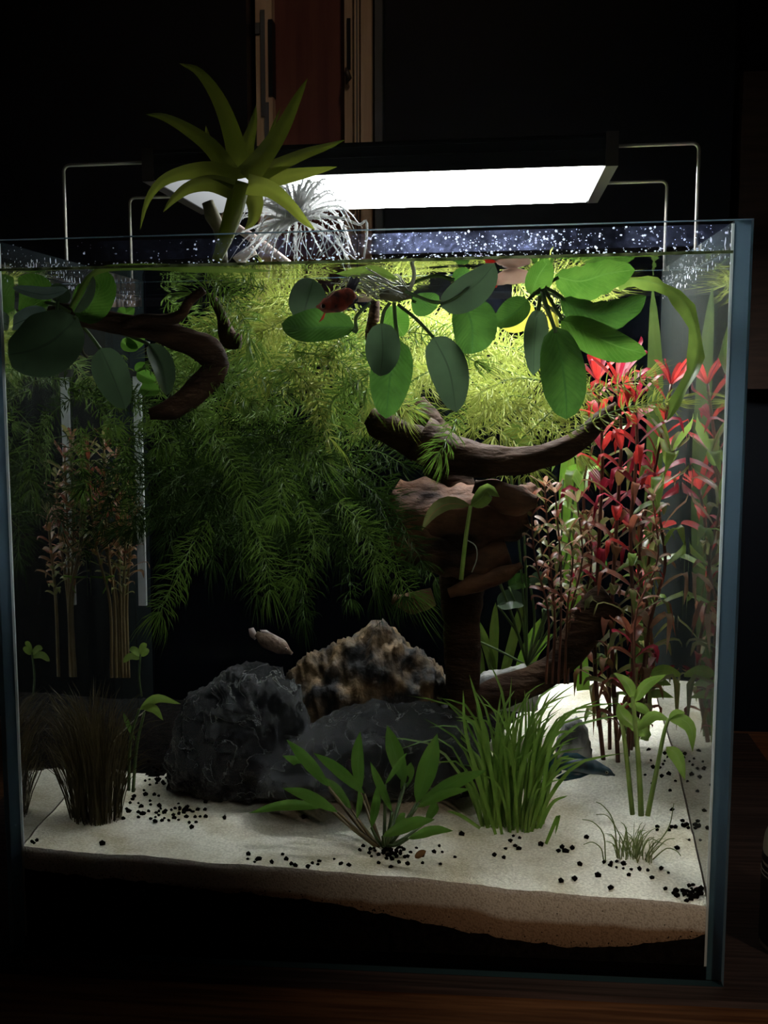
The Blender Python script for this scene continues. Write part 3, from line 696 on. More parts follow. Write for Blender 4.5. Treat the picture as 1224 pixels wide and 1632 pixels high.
# ================================================================ air plants above the water
br = thing('bromeliad', at(348, 415, .02), 'olive green air plant with long arching leaves before the lamp', 'air plant')
B = [  # points, width, Y
    ([(384, 285), (374, 225), (350, 160), (318, 115), (286, 101)], 30, .03), ([(372, 280), (340, 235), (300, 205), (262, 186), (232, 182)], 27, .02),
    ([(366, 282), (344, 250), (332, 222), (328, 200)], 18, .05), ([(388, 270), (392, 235), (402, 200), (408, 168)], 26, .06),
    ([(392, 284), (420, 250), (450, 205), (472, 160), (490, 125)], 32, .02), ([(398, 285), (430, 268), (480, 246), (520, 233), (550, 223)], 24, .03),
    ([(392, 262), (425, 225), (438, 195), (448, 170)], 8, .06), ([(400, 290), (440, 285), (490, 276), (537, 266)], 30, .04),
    ([(378, 288), (340, 272), (295, 275), (258, 290), (235, 320), (223, 366)], 26, .01), ([(374, 300), (335, 290), (300, 298), (275, 318), (260, 338)], 27, -.0),
    ([(395, 294), (430, 302), (460, 325), (485, 352), (502, 366)], 26, .015), ([(395, 300), (405, 325), (402, 350), (390, 366)], 30, .045)]
for i, (pts, w, Y) in enumerate(B):
    Y = .02 + max(Y, .012)*.9
    leaf(br, pts, Y, w*1.22, 'brom_leaf', 'sword', roll=rnd.uniform(-.35, .35), fold=.45, n=16, cross=6)
mb = MB(); mb.tube(spline(P3([(384, 290), (374, 330), (362, 370), (345, 416)], .035), 14), [v*px(.035) for v in sval([15, 15, 13, 8], 14)], 12); mb.build('stem', 'brom_leaf', br)
sv = thing('air_plant', at(475, 345, .085), 'silver spiky air plant with curling toothed leaves', 'air plant')
r3 = random.Random(21); c0 = at(472, 350, .085)
for i in range(84):
    an = r3.uniform(0, 2*pi); el = r3.uniform(-.5, 1.35); ln = r3.uniform(.020, .034)
    d = Vector((cos(an)*cos(el), sin(an)*cos(el)*.6, sin(el)))
    pts = [c0, c0 + d*ln*.4, c0 + d*ln*.75 + Vector((0, 0, -ln*r3.uniform(.02, .22))), c0 + d*ln*.95 + Vector((d.x*.002, 0, -ln*r3.uniform(.2, .75)))]
    mb = MB(); w = r3.uniform(.0011, .0019)
    C = spline(pts, 11); leaf_mb(mb, C, w, 'sword', fold=.5, cross=2, roll=r3.uniform(-.6, .6))
    for k in range(2, 9):      # marginal teeth
        for sd in (-1, 1):
            t_ = (C[k + 1] - C[k - 1]).normalized(); a_ = t_.cross((EYE - C[k]).normalized()).normalized()*sd
            ww = w*.5*PROF['sword'](k/10); p = C[k] + a_*ww*.9
            mb.add([p - t_*.0003, p + t_*.0003, p + a_*.0007 + t_*.0004], [(0, 1, 2)])
    mb.build('leaf', 'silver_leaf', sv)
for i in range(26):            # dangling dead leaves and roots
    u = r3.uniform(430, 560); pts = [(u, 355 + r3.uniform(0, 20)), (u + r3.uniform(-12, 14), 385), (u + r3.uniform(-24, 26), 408 + r3.uniform(-6, 8))]
    stalk(sv, pts, .085 + r3.uniform(-.01, .015), r3.uniform(.8, 1.8), 'silver_leaf', 'dry_leaf', 8, 5, .5)
stalk(sv, [(500, 345), (545, 348), (572, 358), (583, 352), (585, 372), (580, 412)], .09, 2.2, 'silver_leaf', 'dry_leaf', 16, 5, .8)

# ================================================================ floating broad-leaved plants
def broad(parent, pts, Y, w, mat, roll=0, fold=.15, pet=None, prof='oval', wave=.0, label=None, pm_='petiole', r=3.0):
    o = leaf(parent, pts, Y, w, mat, prof, roll=roll, fold=fold, n=16, cross=8, wave=wave)
    if label: o['label'] = label
    if pet: stalk(o, pet, Y, r, pm_, 'petiole')
    return o
an = thing('anubias', at(632, 470, .03), 'floating plant with dark oval leaves and pale roots at the centre surface', 'aquatic plant')
limb(an, [(605, 470, 7), (630, 468, 12), (655, 466, 10)], .03, 'rhizome', 'rhizome', 17, 10, 10)
broad(an, [(566, 522), (520, 522), (480, 524), (449, 516)], .02, 58, 'broad_green', .5, .35, [(590, 482), (568, 505), (568, 528), (560, 524)])
broad(an, [(480, 512, .032), (490, 478, .034), (500, 445, .04)], .03, 62, 'broad_dark', .25, .2)
broad(an, [(608, 514), (610, 560), (606, 600)], .02, 54, 'broad_dark', 0, .12, [(622, 482), (612, 496), (608, 516)])
broad(an, [(634, 540, .03), (622, 600, .03), (615, 667, .03)], .03, 66, 'broad_green', -.2, .12, [(628, 482), (630, 510), (634, 545)])
broad(an, [(691, 537), (716, 590), (727, 657)], .025, 60, 'broad_dark', .15, .12, [(634, 485), (665, 510), (691, 538)])
broad(an, [(702, 488), (735, 470), (765, 448), (788, 420)], .02, 58, 'broad_dark', .45, .25, [(645, 464), (690, 481), (720, 478), (748, 456)])
broad(an, [(740, 480, .035), (752, 520, .035), (752, 564, .04)], .035, 70, 'broad_green', -.3, .5)
broad(an, [(655, 482, .04), (675, 482, .04), (700, 472, .04)], .04, 40, 'broad_green', .5, .3, [(648, 470), (656, 474), (662, 482)])
broad(an, [(622, 488, .045), (632, 515, .045), (644, 535, .045)], .045, 42, 'broad_bright', 0, .2)
broad(an, [(722, 446, .045), (736, 438, .045), (748, 430, .045)], .045, 24, 'broad_green', .2, .2, [(640, 458), (690, 440), (724, 446)])
broad(an, [(634, 446), (598, 432), (560, 436), (535, 436)], .025, 16, 'strap_green', .3, .3, prof='lance')
for i in range(34):
    u, v = rnd.uniform(585, 652), rnd.uniform(452, 476)
    stalk(an, [(u, v), (u - rnd.uniform(0, 40), v - rnd.uniform(2, 22)), (u - rnd.uniform(20, 70), v + rnd.uniform(-26, 16))], .024 + rnd.uniform(-.006, .010), rnd.uniform(.8, 1.7), 'roots', 'root', 8, 5, .5)
stalk(an, [(650, 470), (660, 440), (655, 415)], .028, 3, 'roots', 'root', 8, 6)
al = thing('anubias', at(112, 500, .02), 'big dark leaved plant on the left driftwood limb', 'aquatic plant')
broad(al, [(124, 506), (88, 540), (52, 558), (8, 566)], .012, 100, 'broad_dark', .1, .15, [(118, 505), (122, 508)])
broad(al, [(80, 484, .03), (50, 470, .03), (12, 474, .03)], .03, 66, 'broad_bright', .2, .2, [(112, 498), (90, 486), (72, 482)])
broad(al, [(108, 462), (75, 470), (48, 466), (20, 458)], .014, 32, 'broad_grey', .9, .2)
broad(al, [(76, 500, .02), (45, 508, .02), (12, 522, .02)], .02, 40, 'broad_grey', .7, .2)
broad(al, [(128, 512, .035), (145, 485, .035), (158, 458, .035), (150, 440, .04)], .035, 64, 'broad_bright', -.2, .25)
broad(al, [(92, 482), (94, 470), (84, 453)], .02, 34, 'broad_dark', .4, .4, [(92, 500), (91, 490), (92, 480)])
broad(al, [(118, 498), (135, 470), (148, 440)], .016, 26, 'broad_dark', .9, .6)
broad(al, [(112, 490), (150, 434), (220, 424), (320, 428), (440, 432)], .016, 12, 'strap_green', .5, .4, prof='strap')
broad(al, [(160, 555, .05), (180, 600, .05), (200, 652, .05)], .05, 58, 'broad_dark', .2, .2, [(120, 510), (140, 530), (160, 556)])
broad(al, [(238, 548, .05), (258, 585, .05), (266, 630, .05)], .05, 38, 'broad_dark', -.4, .4, [(130, 510), (190, 530), (238, 548)])
for (u, v, s_) in ((215, 545, 30), (205, 550, 28), (232, 600, 30), (238, 622, 34), (225, 585, 22), (200, 500, 26), (205, 510, 20)):
    broad(al, [(u - s_*.45, v + rnd.uniform(-9, 12), .085), (u, v, .085), (u + s_*.55, v + rnd.uniform(-12, 9), .085)], .085, s_*.75, rnd.choice(('broad_green', 'broad_bright')), rnd.uniform(-.9, .9), .3)
stalk(al, [(112, 505), (128, 530), (132, 560), (140, 570)], .018, 2.5, 'rhizome', 'root', 10, 5)
ec = thing('sword_plant', at(862, 455, .05), 'floating plant with big ribbed bright green leaves at the right surface', 'aquatic plant')
broad(ec, [(846, 470), (858, 440), (876, 414)], .045, 46, 'broad_bright', .5, .3, [(868, 462), (858, 466), (850, 468)])
broad(ec, [(884, 440), (925, 448), (968, 436), (1012, 430)], .055, 58, 'broad_bright', .45, .3, [(866, 458), (880, 448), (890, 442)], wave=.15)
broad(ec, [(894, 476), (940, 500), (985, 495), (1030, 472)], .045, 54, 'broad_green', .55, .3, [(868, 458), (884, 466), (900, 478)], wave=.12)
broad(ec, [(894, 510), (935, 530), (985, 552), (1030, 564)], .040, 52, 'broad_bright', .3, .35, [(868, 462), (880, 482), (896, 510)])
broad(ec, [(884, 520), (896, 580), (902, 630), (903, 668)], .030, 68, 'broad_green', .1, .22, [(864, 464), (872, 490), (886, 530)], wave=.08)
broad(ec, [(858, 492), (852, 540), (850, 598)], .05, 38, 'broad_dark', -.3, .3, [(862, 464), (860, 480), (858, 495)])
broad(ec, [(842, 478), (818, 500), (788, 518)], .045, 44, 'broad_green', .4, .3, [(862, 460), (850, 470), (842, 478)])
broad(ec, [(850, 488, .06), (826, 508, .06), (800, 522, .06)], .06, 40, 'yellow_leaf', 0, .2, label='yellowing leaf')
broad(ec, [(870, 470), (882, 500), (890, 545)], .055, 26, 'yellow_leaf', .8, .4)
broad(ec, [(985, 452, .07), (1015, 446, .07), (1052, 454, .07), (1090, 480, .06), (1112, 535, .06), (1108, 585, .06), (1080, 640, .06), (1062, 672, .065)], .065, 27, 'strap_green', .7, .35, prof='strap', wave=.4)
for i in range(12):
    stalk(ec, [(866, 462), (866 + rnd.uniform(-14, 30), 480), (868 + rnd.uniform(-30, 40), 505)], .05, 1.2, 'roots', 'root', 6, 5, .5)
vs_ = thing('strap_plant', on_sand(985, 1180), 'tall dim green strap leaf rising behind the right floating plant', 'aquatic plant')
broad(vs_, [(1000, 1170, .17), (1020, 1000, .17), (1040, 800, .17), (1044, 600, .17), (1040, 455, .17)], .17, 24, 'strap_shade', 0, .2, prof='strap')
broad(vs_, [(930, 1100, .2), (915, 950, .2), (906, 800, .2), (905, 690, .2)], .2, 28, 'lime_strap', 0, .2, prof='strap')

# ================================================================ feathery stems
def feather(pts, Y, rad, mat, seed, smat='needle_green', per=8, gap=9, label='', group='', tipdense=True):
    rn = random.Random(seed)
    C = spline(P3(pts, Y), 24); sc = px(Y)
    ln = sum((C[i + 1] - C[i]).length for i in range(23))
    nw = max(5, int(ln/(gap*sc)))
    root = thing('feathery_stem', C[0], label, 'aquatic plant', group)
    mb = MB(); mb.tube(C, [1.05*sc*lerp(1, .5, i/23) for i in range(24)], 5); mb.build('stem', smat, root)
    mb = MB()
    for k in range(nw + 3):
        x = min(.999, k/nw)*23; i = min(int(x), 22); p = C[i].lerp(C[i + 1], x - i); t = (C[i + 1] - C[i]).normalized()
        a = t.orthogonal().normalized(); b = t.cross(a)
        f = 1 if k < nw - 2 else lerp(1, .55, (k - nw + 2)/5)
        lean = .35 if k < nw - 1 else 1.0 + .5*(k - nw)
        L0 = rad*1.22*sc*f*rn.uniform(.7, 1.1)*min(1, .55 + k*.12); lean *= rn.uniform(.7, 2.4)
        ph = rn.random()*6
        for q in range(per):
            an_ = ph + 2*pi*q/per + rn.uniform(-.15, .15); d = (a*cos(an_) + b*sin(an_))
            if rn.random() < .12: continue
            e = rn.uniform(.55, 1.15)*L0; d = (d + t*rn.uniform(-.1, .35) + Vector((rn.uniform(-.2, .2), rn.uniform(-.2, .2), rn.uniform(-.25, .12)))).normalized()
            p1 = p + d*e*.45 + t*e*.12*lean; p2 = p + d*e*.8 + t*e*.38*lean; p3 = p + d*e*.95 + t*e*.75*lean
            for fk in (0, 1):
                w = .75*sc
                s_ = d.cross(t)
                o_ = s_*(fk*e*rn.uniform(.12, .3) - e*.08)
                q2, q3 = p2 + o_, p3 + o_*1.8
                mid = p1 if fk == 0 else p1
                wv = (mid - EYE).cross(d); wv = wv.normalized()*w if wv.length > 1e-9 else s_*w
                j = [p - wv*.6, p + wv*.6, mid - wv, mid + wv, q2 - wv*.8, q2 + wv*.8, q3]
                mb.add(j, [(0, 1, 3, 2), (2, 3, 5, 4), (4, 5, 6)] if fk == 0 else [(2, 3, 5, 4), (4, 5, 6)])
    tag(mb.build('needles', mat, root), kind='stuff')
    return root
rz = random.Random(44)
G1 = ('bright feathery green stem floating just under the surface behind the dark oval leaves', 'bright feathery stems under the surface')
G2 = ('shaded dark feathery stem hanging in the central mass over the rocks', 'dark feathery stems in the central mass')
G3 = ('thin feathery stem in the loose tangle below the left driftwood limb', 'feathery stems at the left')
G4 = ('pale yellow green feathery stem behind the right driftwood branch', 'feathery stems over the right branch')
for i in range(40):
    u, v = rz.uniform(330, 860), rz.uniform(445, 600); a = rz.choice((rz.uniform(-.5, .9), pi - rz.uniform(-.5, .9))); ln = rz.uniform(90, 170)
    Y = rz.uniform(.14, .24); b = rz.uniform(-30, 40); pl = 'over the left driftwood' if u < 440 else 'behind the red betta and dark oval leaves' if u < 640 else 'between the oval leaves and the ribbed leaves' if u < 760 else 'behind the ribbed green leaves'
    feather([(u, v), (u + cos(a)*ln*.5, max(436, v + sin(a)*ln*.5 - 14)), (u + cos(a)*ln, max(440, v + sin(a)*ln + b*.5))], Y, rz.uniform(26, 36), 'needle_lit' if u > 390 else 'needle_green', 100 + i, label='bright feathery stem under the surface ' + pl, group='bright feathery stems ' + pl)
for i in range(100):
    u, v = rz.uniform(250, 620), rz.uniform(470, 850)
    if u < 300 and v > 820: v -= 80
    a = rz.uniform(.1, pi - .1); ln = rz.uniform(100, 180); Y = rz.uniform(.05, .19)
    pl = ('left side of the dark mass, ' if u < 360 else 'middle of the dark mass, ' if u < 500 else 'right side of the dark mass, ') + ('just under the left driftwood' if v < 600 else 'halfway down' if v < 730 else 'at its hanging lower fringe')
    feather([(u, v), (u + cos(a)*ln*.55, v + sin(a)*ln*.45 - 12), (u + cos(a)*ln, min(985, v + sin(a)*ln))], Y, rz.uniform(24, 36), 'needle_shade' if v > 660 else 'needle_green' if u < 400 or v > 590 or rz.random() < .4 else 'needle_lit', 300 + i, label='dark feathery stem in the ' + pl, group='dark feathery stems, ' + pl)  # needle colour picked by position: lit above, shaded below
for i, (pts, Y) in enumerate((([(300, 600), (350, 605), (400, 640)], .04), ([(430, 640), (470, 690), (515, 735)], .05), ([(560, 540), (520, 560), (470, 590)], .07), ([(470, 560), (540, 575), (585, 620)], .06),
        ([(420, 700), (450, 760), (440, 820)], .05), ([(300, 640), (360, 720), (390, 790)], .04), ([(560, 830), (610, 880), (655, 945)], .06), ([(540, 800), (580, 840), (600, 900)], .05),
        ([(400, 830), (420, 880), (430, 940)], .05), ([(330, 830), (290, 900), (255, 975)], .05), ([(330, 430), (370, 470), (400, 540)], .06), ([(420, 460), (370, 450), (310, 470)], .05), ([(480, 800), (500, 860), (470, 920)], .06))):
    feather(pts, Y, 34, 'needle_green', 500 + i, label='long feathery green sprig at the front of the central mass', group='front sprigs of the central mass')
for i in range(24):
    u, v = rz.uniform(30, 250), rz.uniform(560, 760); a = rz.uniform(-.3, pi*.8); ln = rz.uniform(80, 140); Y = rz.uniform(.05, .14)
    feather([(u, v), (u + cos(a)*ln*.5, v + sin(a)*ln*.5 - 14), (u + cos(a)*ln, v + sin(a)*ln)], Y, rz.uniform(20, 28), rz.choice(('needle_green', 'needle_shade')), 600 + i, per=7, gap=12, label=G3[0], group=G3[1])
for i in range(20):
    u, v = rz.uniform(690, 880), rz.uniform(575, 700); a = rz.uniform(-.6, pi); ln = rz.uniform(80, 140); Y = rz.uniform(.12, .2)
    feather([(u, v), (u + cos(a)*ln*.5, v + sin(a)*ln*.4 - 14), (u + cos(a)*ln, v + sin(a)*ln*.7)], Y, rz.uniform(24, 34), 'needle_lit', 700 + i, label=G4[0], group=G4[1])
feather([(830, 700), (900, 640), (960, 620), (1030, 602)], .075, 22, 'needle_lit', 801, label='feathery sprig crossing before the red leaf tops', group=None)
feather([(905, 690), (980, 655), (1040, 642), (1075, 640)], .08, 22, 'needle_lit', 802, label='lower feathery sprig crossing before the red plants', group=None)
feather([(735, 640), (722, 680), (700, 720)], .06, 30, 'needle_green', 803, label='feathery sprig hanging in front of the driftwood fork', group=None)

# ================================================================ stem plants with leaves
def stem_plant(name, pts, Y, label, group, leaves, smat, sr, gap, llen, lwid, seed, cat='stem plant', pair=2, start=.12, prof='lance', droop=.25, rosette=0, gap_top=1.0):
    rn = random.Random(seed); P = P3(pts, Y); C = spline(P, 40); sc = px(Y)
    root = thing(name, C[0], label, cat, group)
    mb = MB(); mb.tube(C, [sr*sc*lerp(1, .6, i/39) for i in range(40)], 6); mb.build('stem', smat, root)
    cum = [0]
    for i in range(39): cum.append(cum[-1] + (C[i + 1] - C[i]).length)
    tot = cum[-1]; s_ = tot*start; ph = rn.random()*6
    def put(s, an_, f, up):
        i = 0
        while i < 38 and cum[i + 1] < s: i += 1
        p = C[i].lerp(C[i + 1], min(1, (s - cum[i])/max(1e-9, cum[i + 1] - cum[i]))); t = (C[i + 1] - C[i]).normalized()
        a = t.orthogonal().normalized(); b = t.cross(a); d = a*cos(an_) + b*sin(an_); d.y *= .75
        e = llen*sc*f*rn.uniform(.55, 1.3)
        q = [p, p + d*e*.4 + t*e*(.25 + up*.3), p + d*e*.8 + t*e*(.28 + up*.75), p + d*e*(1 - up*.2) + t*e*(.28 + up - droop*(1 - up)*rn.uniform(.3, 2.2))]
        k = s/tot
        m_ = None
        for lim, opts in leaves:
            if k <= lim: m_ = rn.choice(opts); break
        mb = MB(); leaf_mb(mb, q, lwid*sc*f*rn.uniform(.8, 1.2), prof, n=8, cross=2, fold=.3, facing=(t + (EYE - p).normalized()*.25 + d*-.2), roll=rn.uniform(-.4, .4))
        mb.build('leaf', m_ or leaves[-1][1][0], root)
    while s_ < tot*.97:
        f = lerp(.7, 1, min(1, s_/tot*1.6))
        for k in range(pair): put(s_, ph + 2*pi*k/pair + rn.uniform(-.3, .3), f, .1 + .25*(s_/tot))
        ph += 1.57 if pair == 2 else rn.uniform(.6, 1.2); s_ += gap*sc*rn.uniform(.8, 1.25)*lerp(1, gap_top, s_/tot)
    for k in range(rosette): put(tot*.995, ph + 2*pi*k/rosette + rn.uniform(-.2, .2), .8, rn.uniform(.5, .95))
    return root
REDL = [(.2, ['olive_leaf', 'hygro_leaf', 'rust_leaf', 'brown_leaf']), (.48, ['rust_leaf', 'olive_leaf', 'crimson_leaf', 'olive_leaf', 'brown_leaf']), (.74, ['crimson_leaf', 'crimson_leaf', 'olive_leaf', 'rust_leaf', 'red_leaf', 'hygro_leaf', 'brown_leaf']), (1.1, ['red_leaf', 'red_leaf', 'crimson_leaf'])]
for i, (pts, Y, lab) in enumerate((
        ([(962, 1215), (948, 1050), (955, 860), (960, 720), (952, 605)], .135, 'red leaved stem plant, leftmost of the tall red group at the right'),
        ([(985, 1215), (975, 1000), (985, 800), (990, 700), (985, 610)], .12, 'red leaved stem plant second from left in the tall red group'),
        ([(1000, 1205), (1010, 1020), (1005, 850), (1015, 720), (1012, 640)], .11, 'red leaved stem plant in the middle of the tall red group'),
        ([(1005, 1195), (1030, 1050), (1020, 880), (1045, 740), (1070, 612)], .13, 'red leaved stem plant ending in the red crown by the drooping strap leaf'),
        ([(1015, 1180), (1040, 1060), (1030, 950), (1040, 850), (1055, 780)], .15, 'shorter crimson stem plant nearest the right glass'))):
    stem_plant('red_stem_plant', pts, Y, lab, 'tall red stem plants at the right', REDL, 'red_stem', 3.6, 27, 60, 15, 40 + i, rosette=7, droop=.5)
for i, (pts, Y, lab) in enumerate((
        ([(985, 1180), (1005, 1090), (1010, 1050), (1005, 1010)], .10, 'short dark crimson stem plant low in the red group'),
        ([(1020, 1170), (1030, 1130), (1035, 1100), (1038, 1090)], .13, 'tiny crimson stem plant low beside the right glass'))):
    stem_plant('red_stem_plant', pts, Y, lab, 'tall red stem plants at the right', [(1.2, ['crimson_leaf', 'rust_leaf'])], 'red_stem', 3, 26, 44, 15, 60 + i, rosette=5)
for i, (u, v, ub, Y) in enumerate(((845, 795, 870, .10), (868, 775, 880, .11), (885, 785, 890, .10), (920, 800, 905, .12), (858, 850, 880, .12), (905, 850, 900, .11), (935, 830, 925, .14), (1040, 790, 1010, .09))):
    stem_plant('small_stem_plant', [(ub, 1090), (ub + 4, 980), (u + 8, 890), (u, v)], Y, 'small leaved pinkish stem plant left of the red group, topping out at the wood' if u < 1000 else 'small leaved pale green tip in front of the red group', 'small pink stem plants' if u < 1000 else None,
               [(.6, ['rust_leaf', 'rust_leaf', 'pink_leaf']), (1.1, ['pink_leaf', 'rust_leaf', 'olive_leaf'])], 'red_stem', 2.0, 17, 26, 8, 80 + i, pair=2, start=.4, rosette=7)
for i, (u, v, ub, Y) in enumerate(((165, 700, 185, .135), (185, 730, 195, .14), (140, 720, 178, .13), (210, 760, 205, .145), (155, 790, 190, .14), (200, 820, 200, .13))):
    stem_plant('small_stem_plant', [(ub, 1080), (ub - 3, 960), (lerp(u, ub, .3), 860), (u, v)], Y, 'dim reddish stem plant standing in the back left corner', 'reddish stems in the back left corner',
               [(.62, ['brown_leaf', 'olive_leaf']), (1.1, ['rust_leaf', 'olive_leaf', 'brown_leaf'])], 'petiole_brown', 3.0, 15, 30, 9, 180 + i, pair=3, start=.5, rosette=5)
for i, (pts, Y, lab) in enumerate((
        ([(972, 1210), (968, 1050), (940, 900), (930, 780), (945, 710)], .15, 'green leaved stem plant behind the left of the tall red group'),
        ([(1010, 1190), (1035, 1000), (1060, 900), (1050, 800), (1070, 720)], .115, 'olive curly leaved stem plant beside the right glass'))):
    stem_plant('green_stem_plant', pts, Y, lab, None, [(.3, ['olive_leaf', 'brown_leaf']), (.8, ['hygro_leaf', 'olive_leaf', 'olive_leaf', 'pink_leaf']), (1.1, ['hygro_leaf', 'olive_leaf'])], 'red_stem', 3, 30, 74, 19, 240 + i, rosette=5, droop=.7)
# pale green stems front right
hg = [(.5, ['hygro_leaf']), (1.1, ['hygro_leaf'])]
def simple_stem(pts, Y, r, label, lv, group='pale green stems at the right front'):
    P = P3(pts, Y); root = thing('green_stem_plant', P[0], label, 'stem plant', group)
    stalk(root, pts, Y, r, 'hygro_stem', 'stem', 20, 8, .6)
    for (lp_, w, roll) in lv: leaf(root, lp_, Y, w, 'hygro_leaf', 'lance', roll=roll, fold=.3, n=10, cross=4)
    return root
simple_stem([(1022, 1300), (1018, 1220), (1012, 1150), (1008, 1110)], .045, 4.6, 'straight pale green stem in the middle of the front right trio', [([(1014, 1165), (1040, 1140), (1068, 1148)], 20, .5), ([(1012, 1160), (992, 1140), (985, 1120)], 22, .3), ([(1010, 1120), (1030, 1090), (1062, 1075)], 20, .5), ([(1010, 1115), (1000, 1090), (978, 1072)], 18, .3)])
simple_stem([(1008, 1298), (1000, 1220), (994, 1170), (988, 1135), (1000, 1120)], .05, 4, 'hooked pale green stem, left of the front right trio', [([(992, 1150), (1010, 1150), (1030, 1172), (1020, 1178)], 24, .4), ([(1000, 1122), (1024, 1128), (1038, 1145)], 16, .4)])
simple_stem([(1032, 1300), (1046, 1230), (1058, 1170), (1066, 1145)], .04, 4.2, 'slanted green stem with a hanging leaf at the front right', [([(1066, 1148), (1086, 1146), (1102, 1162), (1104, 1198)], 24, .5), ([(1066, 1146), (1078, 1136), (1092, 1136)], 14, .4), ([(1062, 1190), (1080, 1205), (1092, 1244)], 24, .5)])
simple_stem([(1030, 1180, .12), (1036, 1100, .12), (1030, 1060, .12)], .12, 4, 'green stem with wide dark green leaves low by the right glass', [([(1034, 1075), (1060, 1068), (1090, 1078)], 22, .4), ([(1034, 1095), (1050, 1085), (1070, 1092)], 18, .5), ([(1034, 1110), (1050, 1104), (1074, 1112)], 16, .5)], None)
for i, (u0, u1, v1) in enumerate(((790, 760, 985), (800, 835, 950), (822, 862, 985), (785, 790, 960), (838, 880, 1010), (770, 748, 1000))):
    stp = thing('strap_plant', at(u0, 1085, .2), ('yellow green strap plant growing behind the curved wood root'), 'aquatic plant', 'strap plants behind the root')
    broad(stp, [(u0, 1085, .2), (lerp(u0, u1, .35), 1040, .2), (u1, v1, .2)], .2, 15, rz.choice(('strap_green', 'lime_strap')), rz.uniform(-.4, .4), .3, prof='strap')
rl = thing('round_leaf_plant', at(830, 1060, .17), 'dark round leaved plant behind the wood chunk', 'aquatic plant')
for (u, v, s_, mt) in ((828, 930, 34, 'broad_green'), (815, 960, 44, 'broad_dark'), (800, 900, 28, 'broad_green'), (905, 1035, 40, 'broad_green'), (860, 925, 30, 'broad_dark'), (750, 1005, 30, 'broad_dark'), (790, 870, 26, 'broad_green'), (880, 965, 30, 'broad_green'), (920, 760, 46, 'lime_strap'), (938, 745, 40, 'hygro_leaf'), (820, 690, 30, 'hygro_leaf'), (835, 705, 26, 'hygro_leaf'), (935, 860, 40, 'olive_leaf'), (950, 900, 36, 'broad_green')):
    broad(rl, [(u - s_*.5, v + 5), (u, v - 4), (u + s_*.5, v + 3)], .17, s_*.75, mt, rz.uniform(-.5, .5), .25, [(840, 1060), (lerp(840, u, .6), (1060 + v)/2), (u - s_*.5, v + 5)], r=1.8)
# sprout on the wood, small leaf plants
sp_ = thing('sprout', at(737, 922, .075), 'single sprout with two curled leaves growing from the wood chunk', 'sprout')
stalk(sp_, [(735, 924), (742, 860), (750, 806)], .075, 3.6, 'hygro_stem', 'stem', 12, 8, .8)
leaf(sp_, [(750, 806), (715, 803), (690, 818), (672, 846)], .075, 24, 'olive_leaf', 'lance', roll=.4, fold=.3)
leaf(sp_, [(750, 806), (766, 795), (778, 780), (796, 792)], .075, 28, 'hygro_leaf', 'lance', roll=.2, fold=.5)
stalk(sp_, [(743, 860), (758, 870), (760, 890), (752, 912)], .075, .9, 'roots', 'root', 10, 5)
ls = thing('leafy_sprout', on_sand(205, 1262), 'small sprout with curved leaves right of the brown grass tuft', 'sprout')
for pts, w in (([(205, 1260), (208, 1180), (222, 1130), (250, 1112), (288, 1120)], 0), ([(212, 1262), (218, 1190), (230, 1135)], 0)): stalk(ls, pts[:3], .05, 3, 'petiole', 'stem', 12, 6, .7)
leaf(ls, [(222, 1132), (250, 1112), (288, 1122)], .05, 17, 'hygro_leaf', 'lance', roll=.5, fold=.3)
leaf(ls, [(226, 1128), (245, 1128), (260, 1148)], .05, 17, 'hygro_leaf', 'lance', roll=.5, fold=.3)
leaf(ls, [(215, 1180), (202, 1150), (196, 1135)], .05, 8, 'crypt_leaf', 'lance', roll=.2)
l2 = thing('leafy_sprout', at(225, 1100, .12), 'tiny sprout with three small pale leaves in the dark left back', 'sprout')
stalk(l2, [(226, 1110), (222, 1080), (224, 1042)], .12, 1.6, 'petiole', 'stem', 8, 5)
for pts in ([(224, 1050), (208, 1046), (196, 1056)], [(224, 1046), (214, 1036), (206, 1036)], [(224, 1046), (232, 1038), (238, 1036)], [(224, 1042), (228, 1030), (234, 1026)]): leaf(l2, pts, .12, 12, 'hygro_leaf', 'oval', roll=.3)
rn_ = thing('runner', at(110, 925, .12), 'thin pale green runner with hanging tips at the left', 'aquatic plant')
stalk(rn_, [(50, 925), (85, 918), (118, 918), (160, 920), (182, 918)], .13, 1.6, 'lime_strap', 'stem', 14, 5)
for (u, v, u2, v2) in ((72, 920, 66, 935), (88, 918, 80, 948), (110, 918, 112, 930), (170, 918, 164, 946), (118, 918, 140, 880)): stalk(rn_, [(u, v), ((u + u2)/2 + 3, (v + v2)/2), (u2, v2)], .13, 2.2, 'lime_strap', 'shoot', 8, 5, .4)

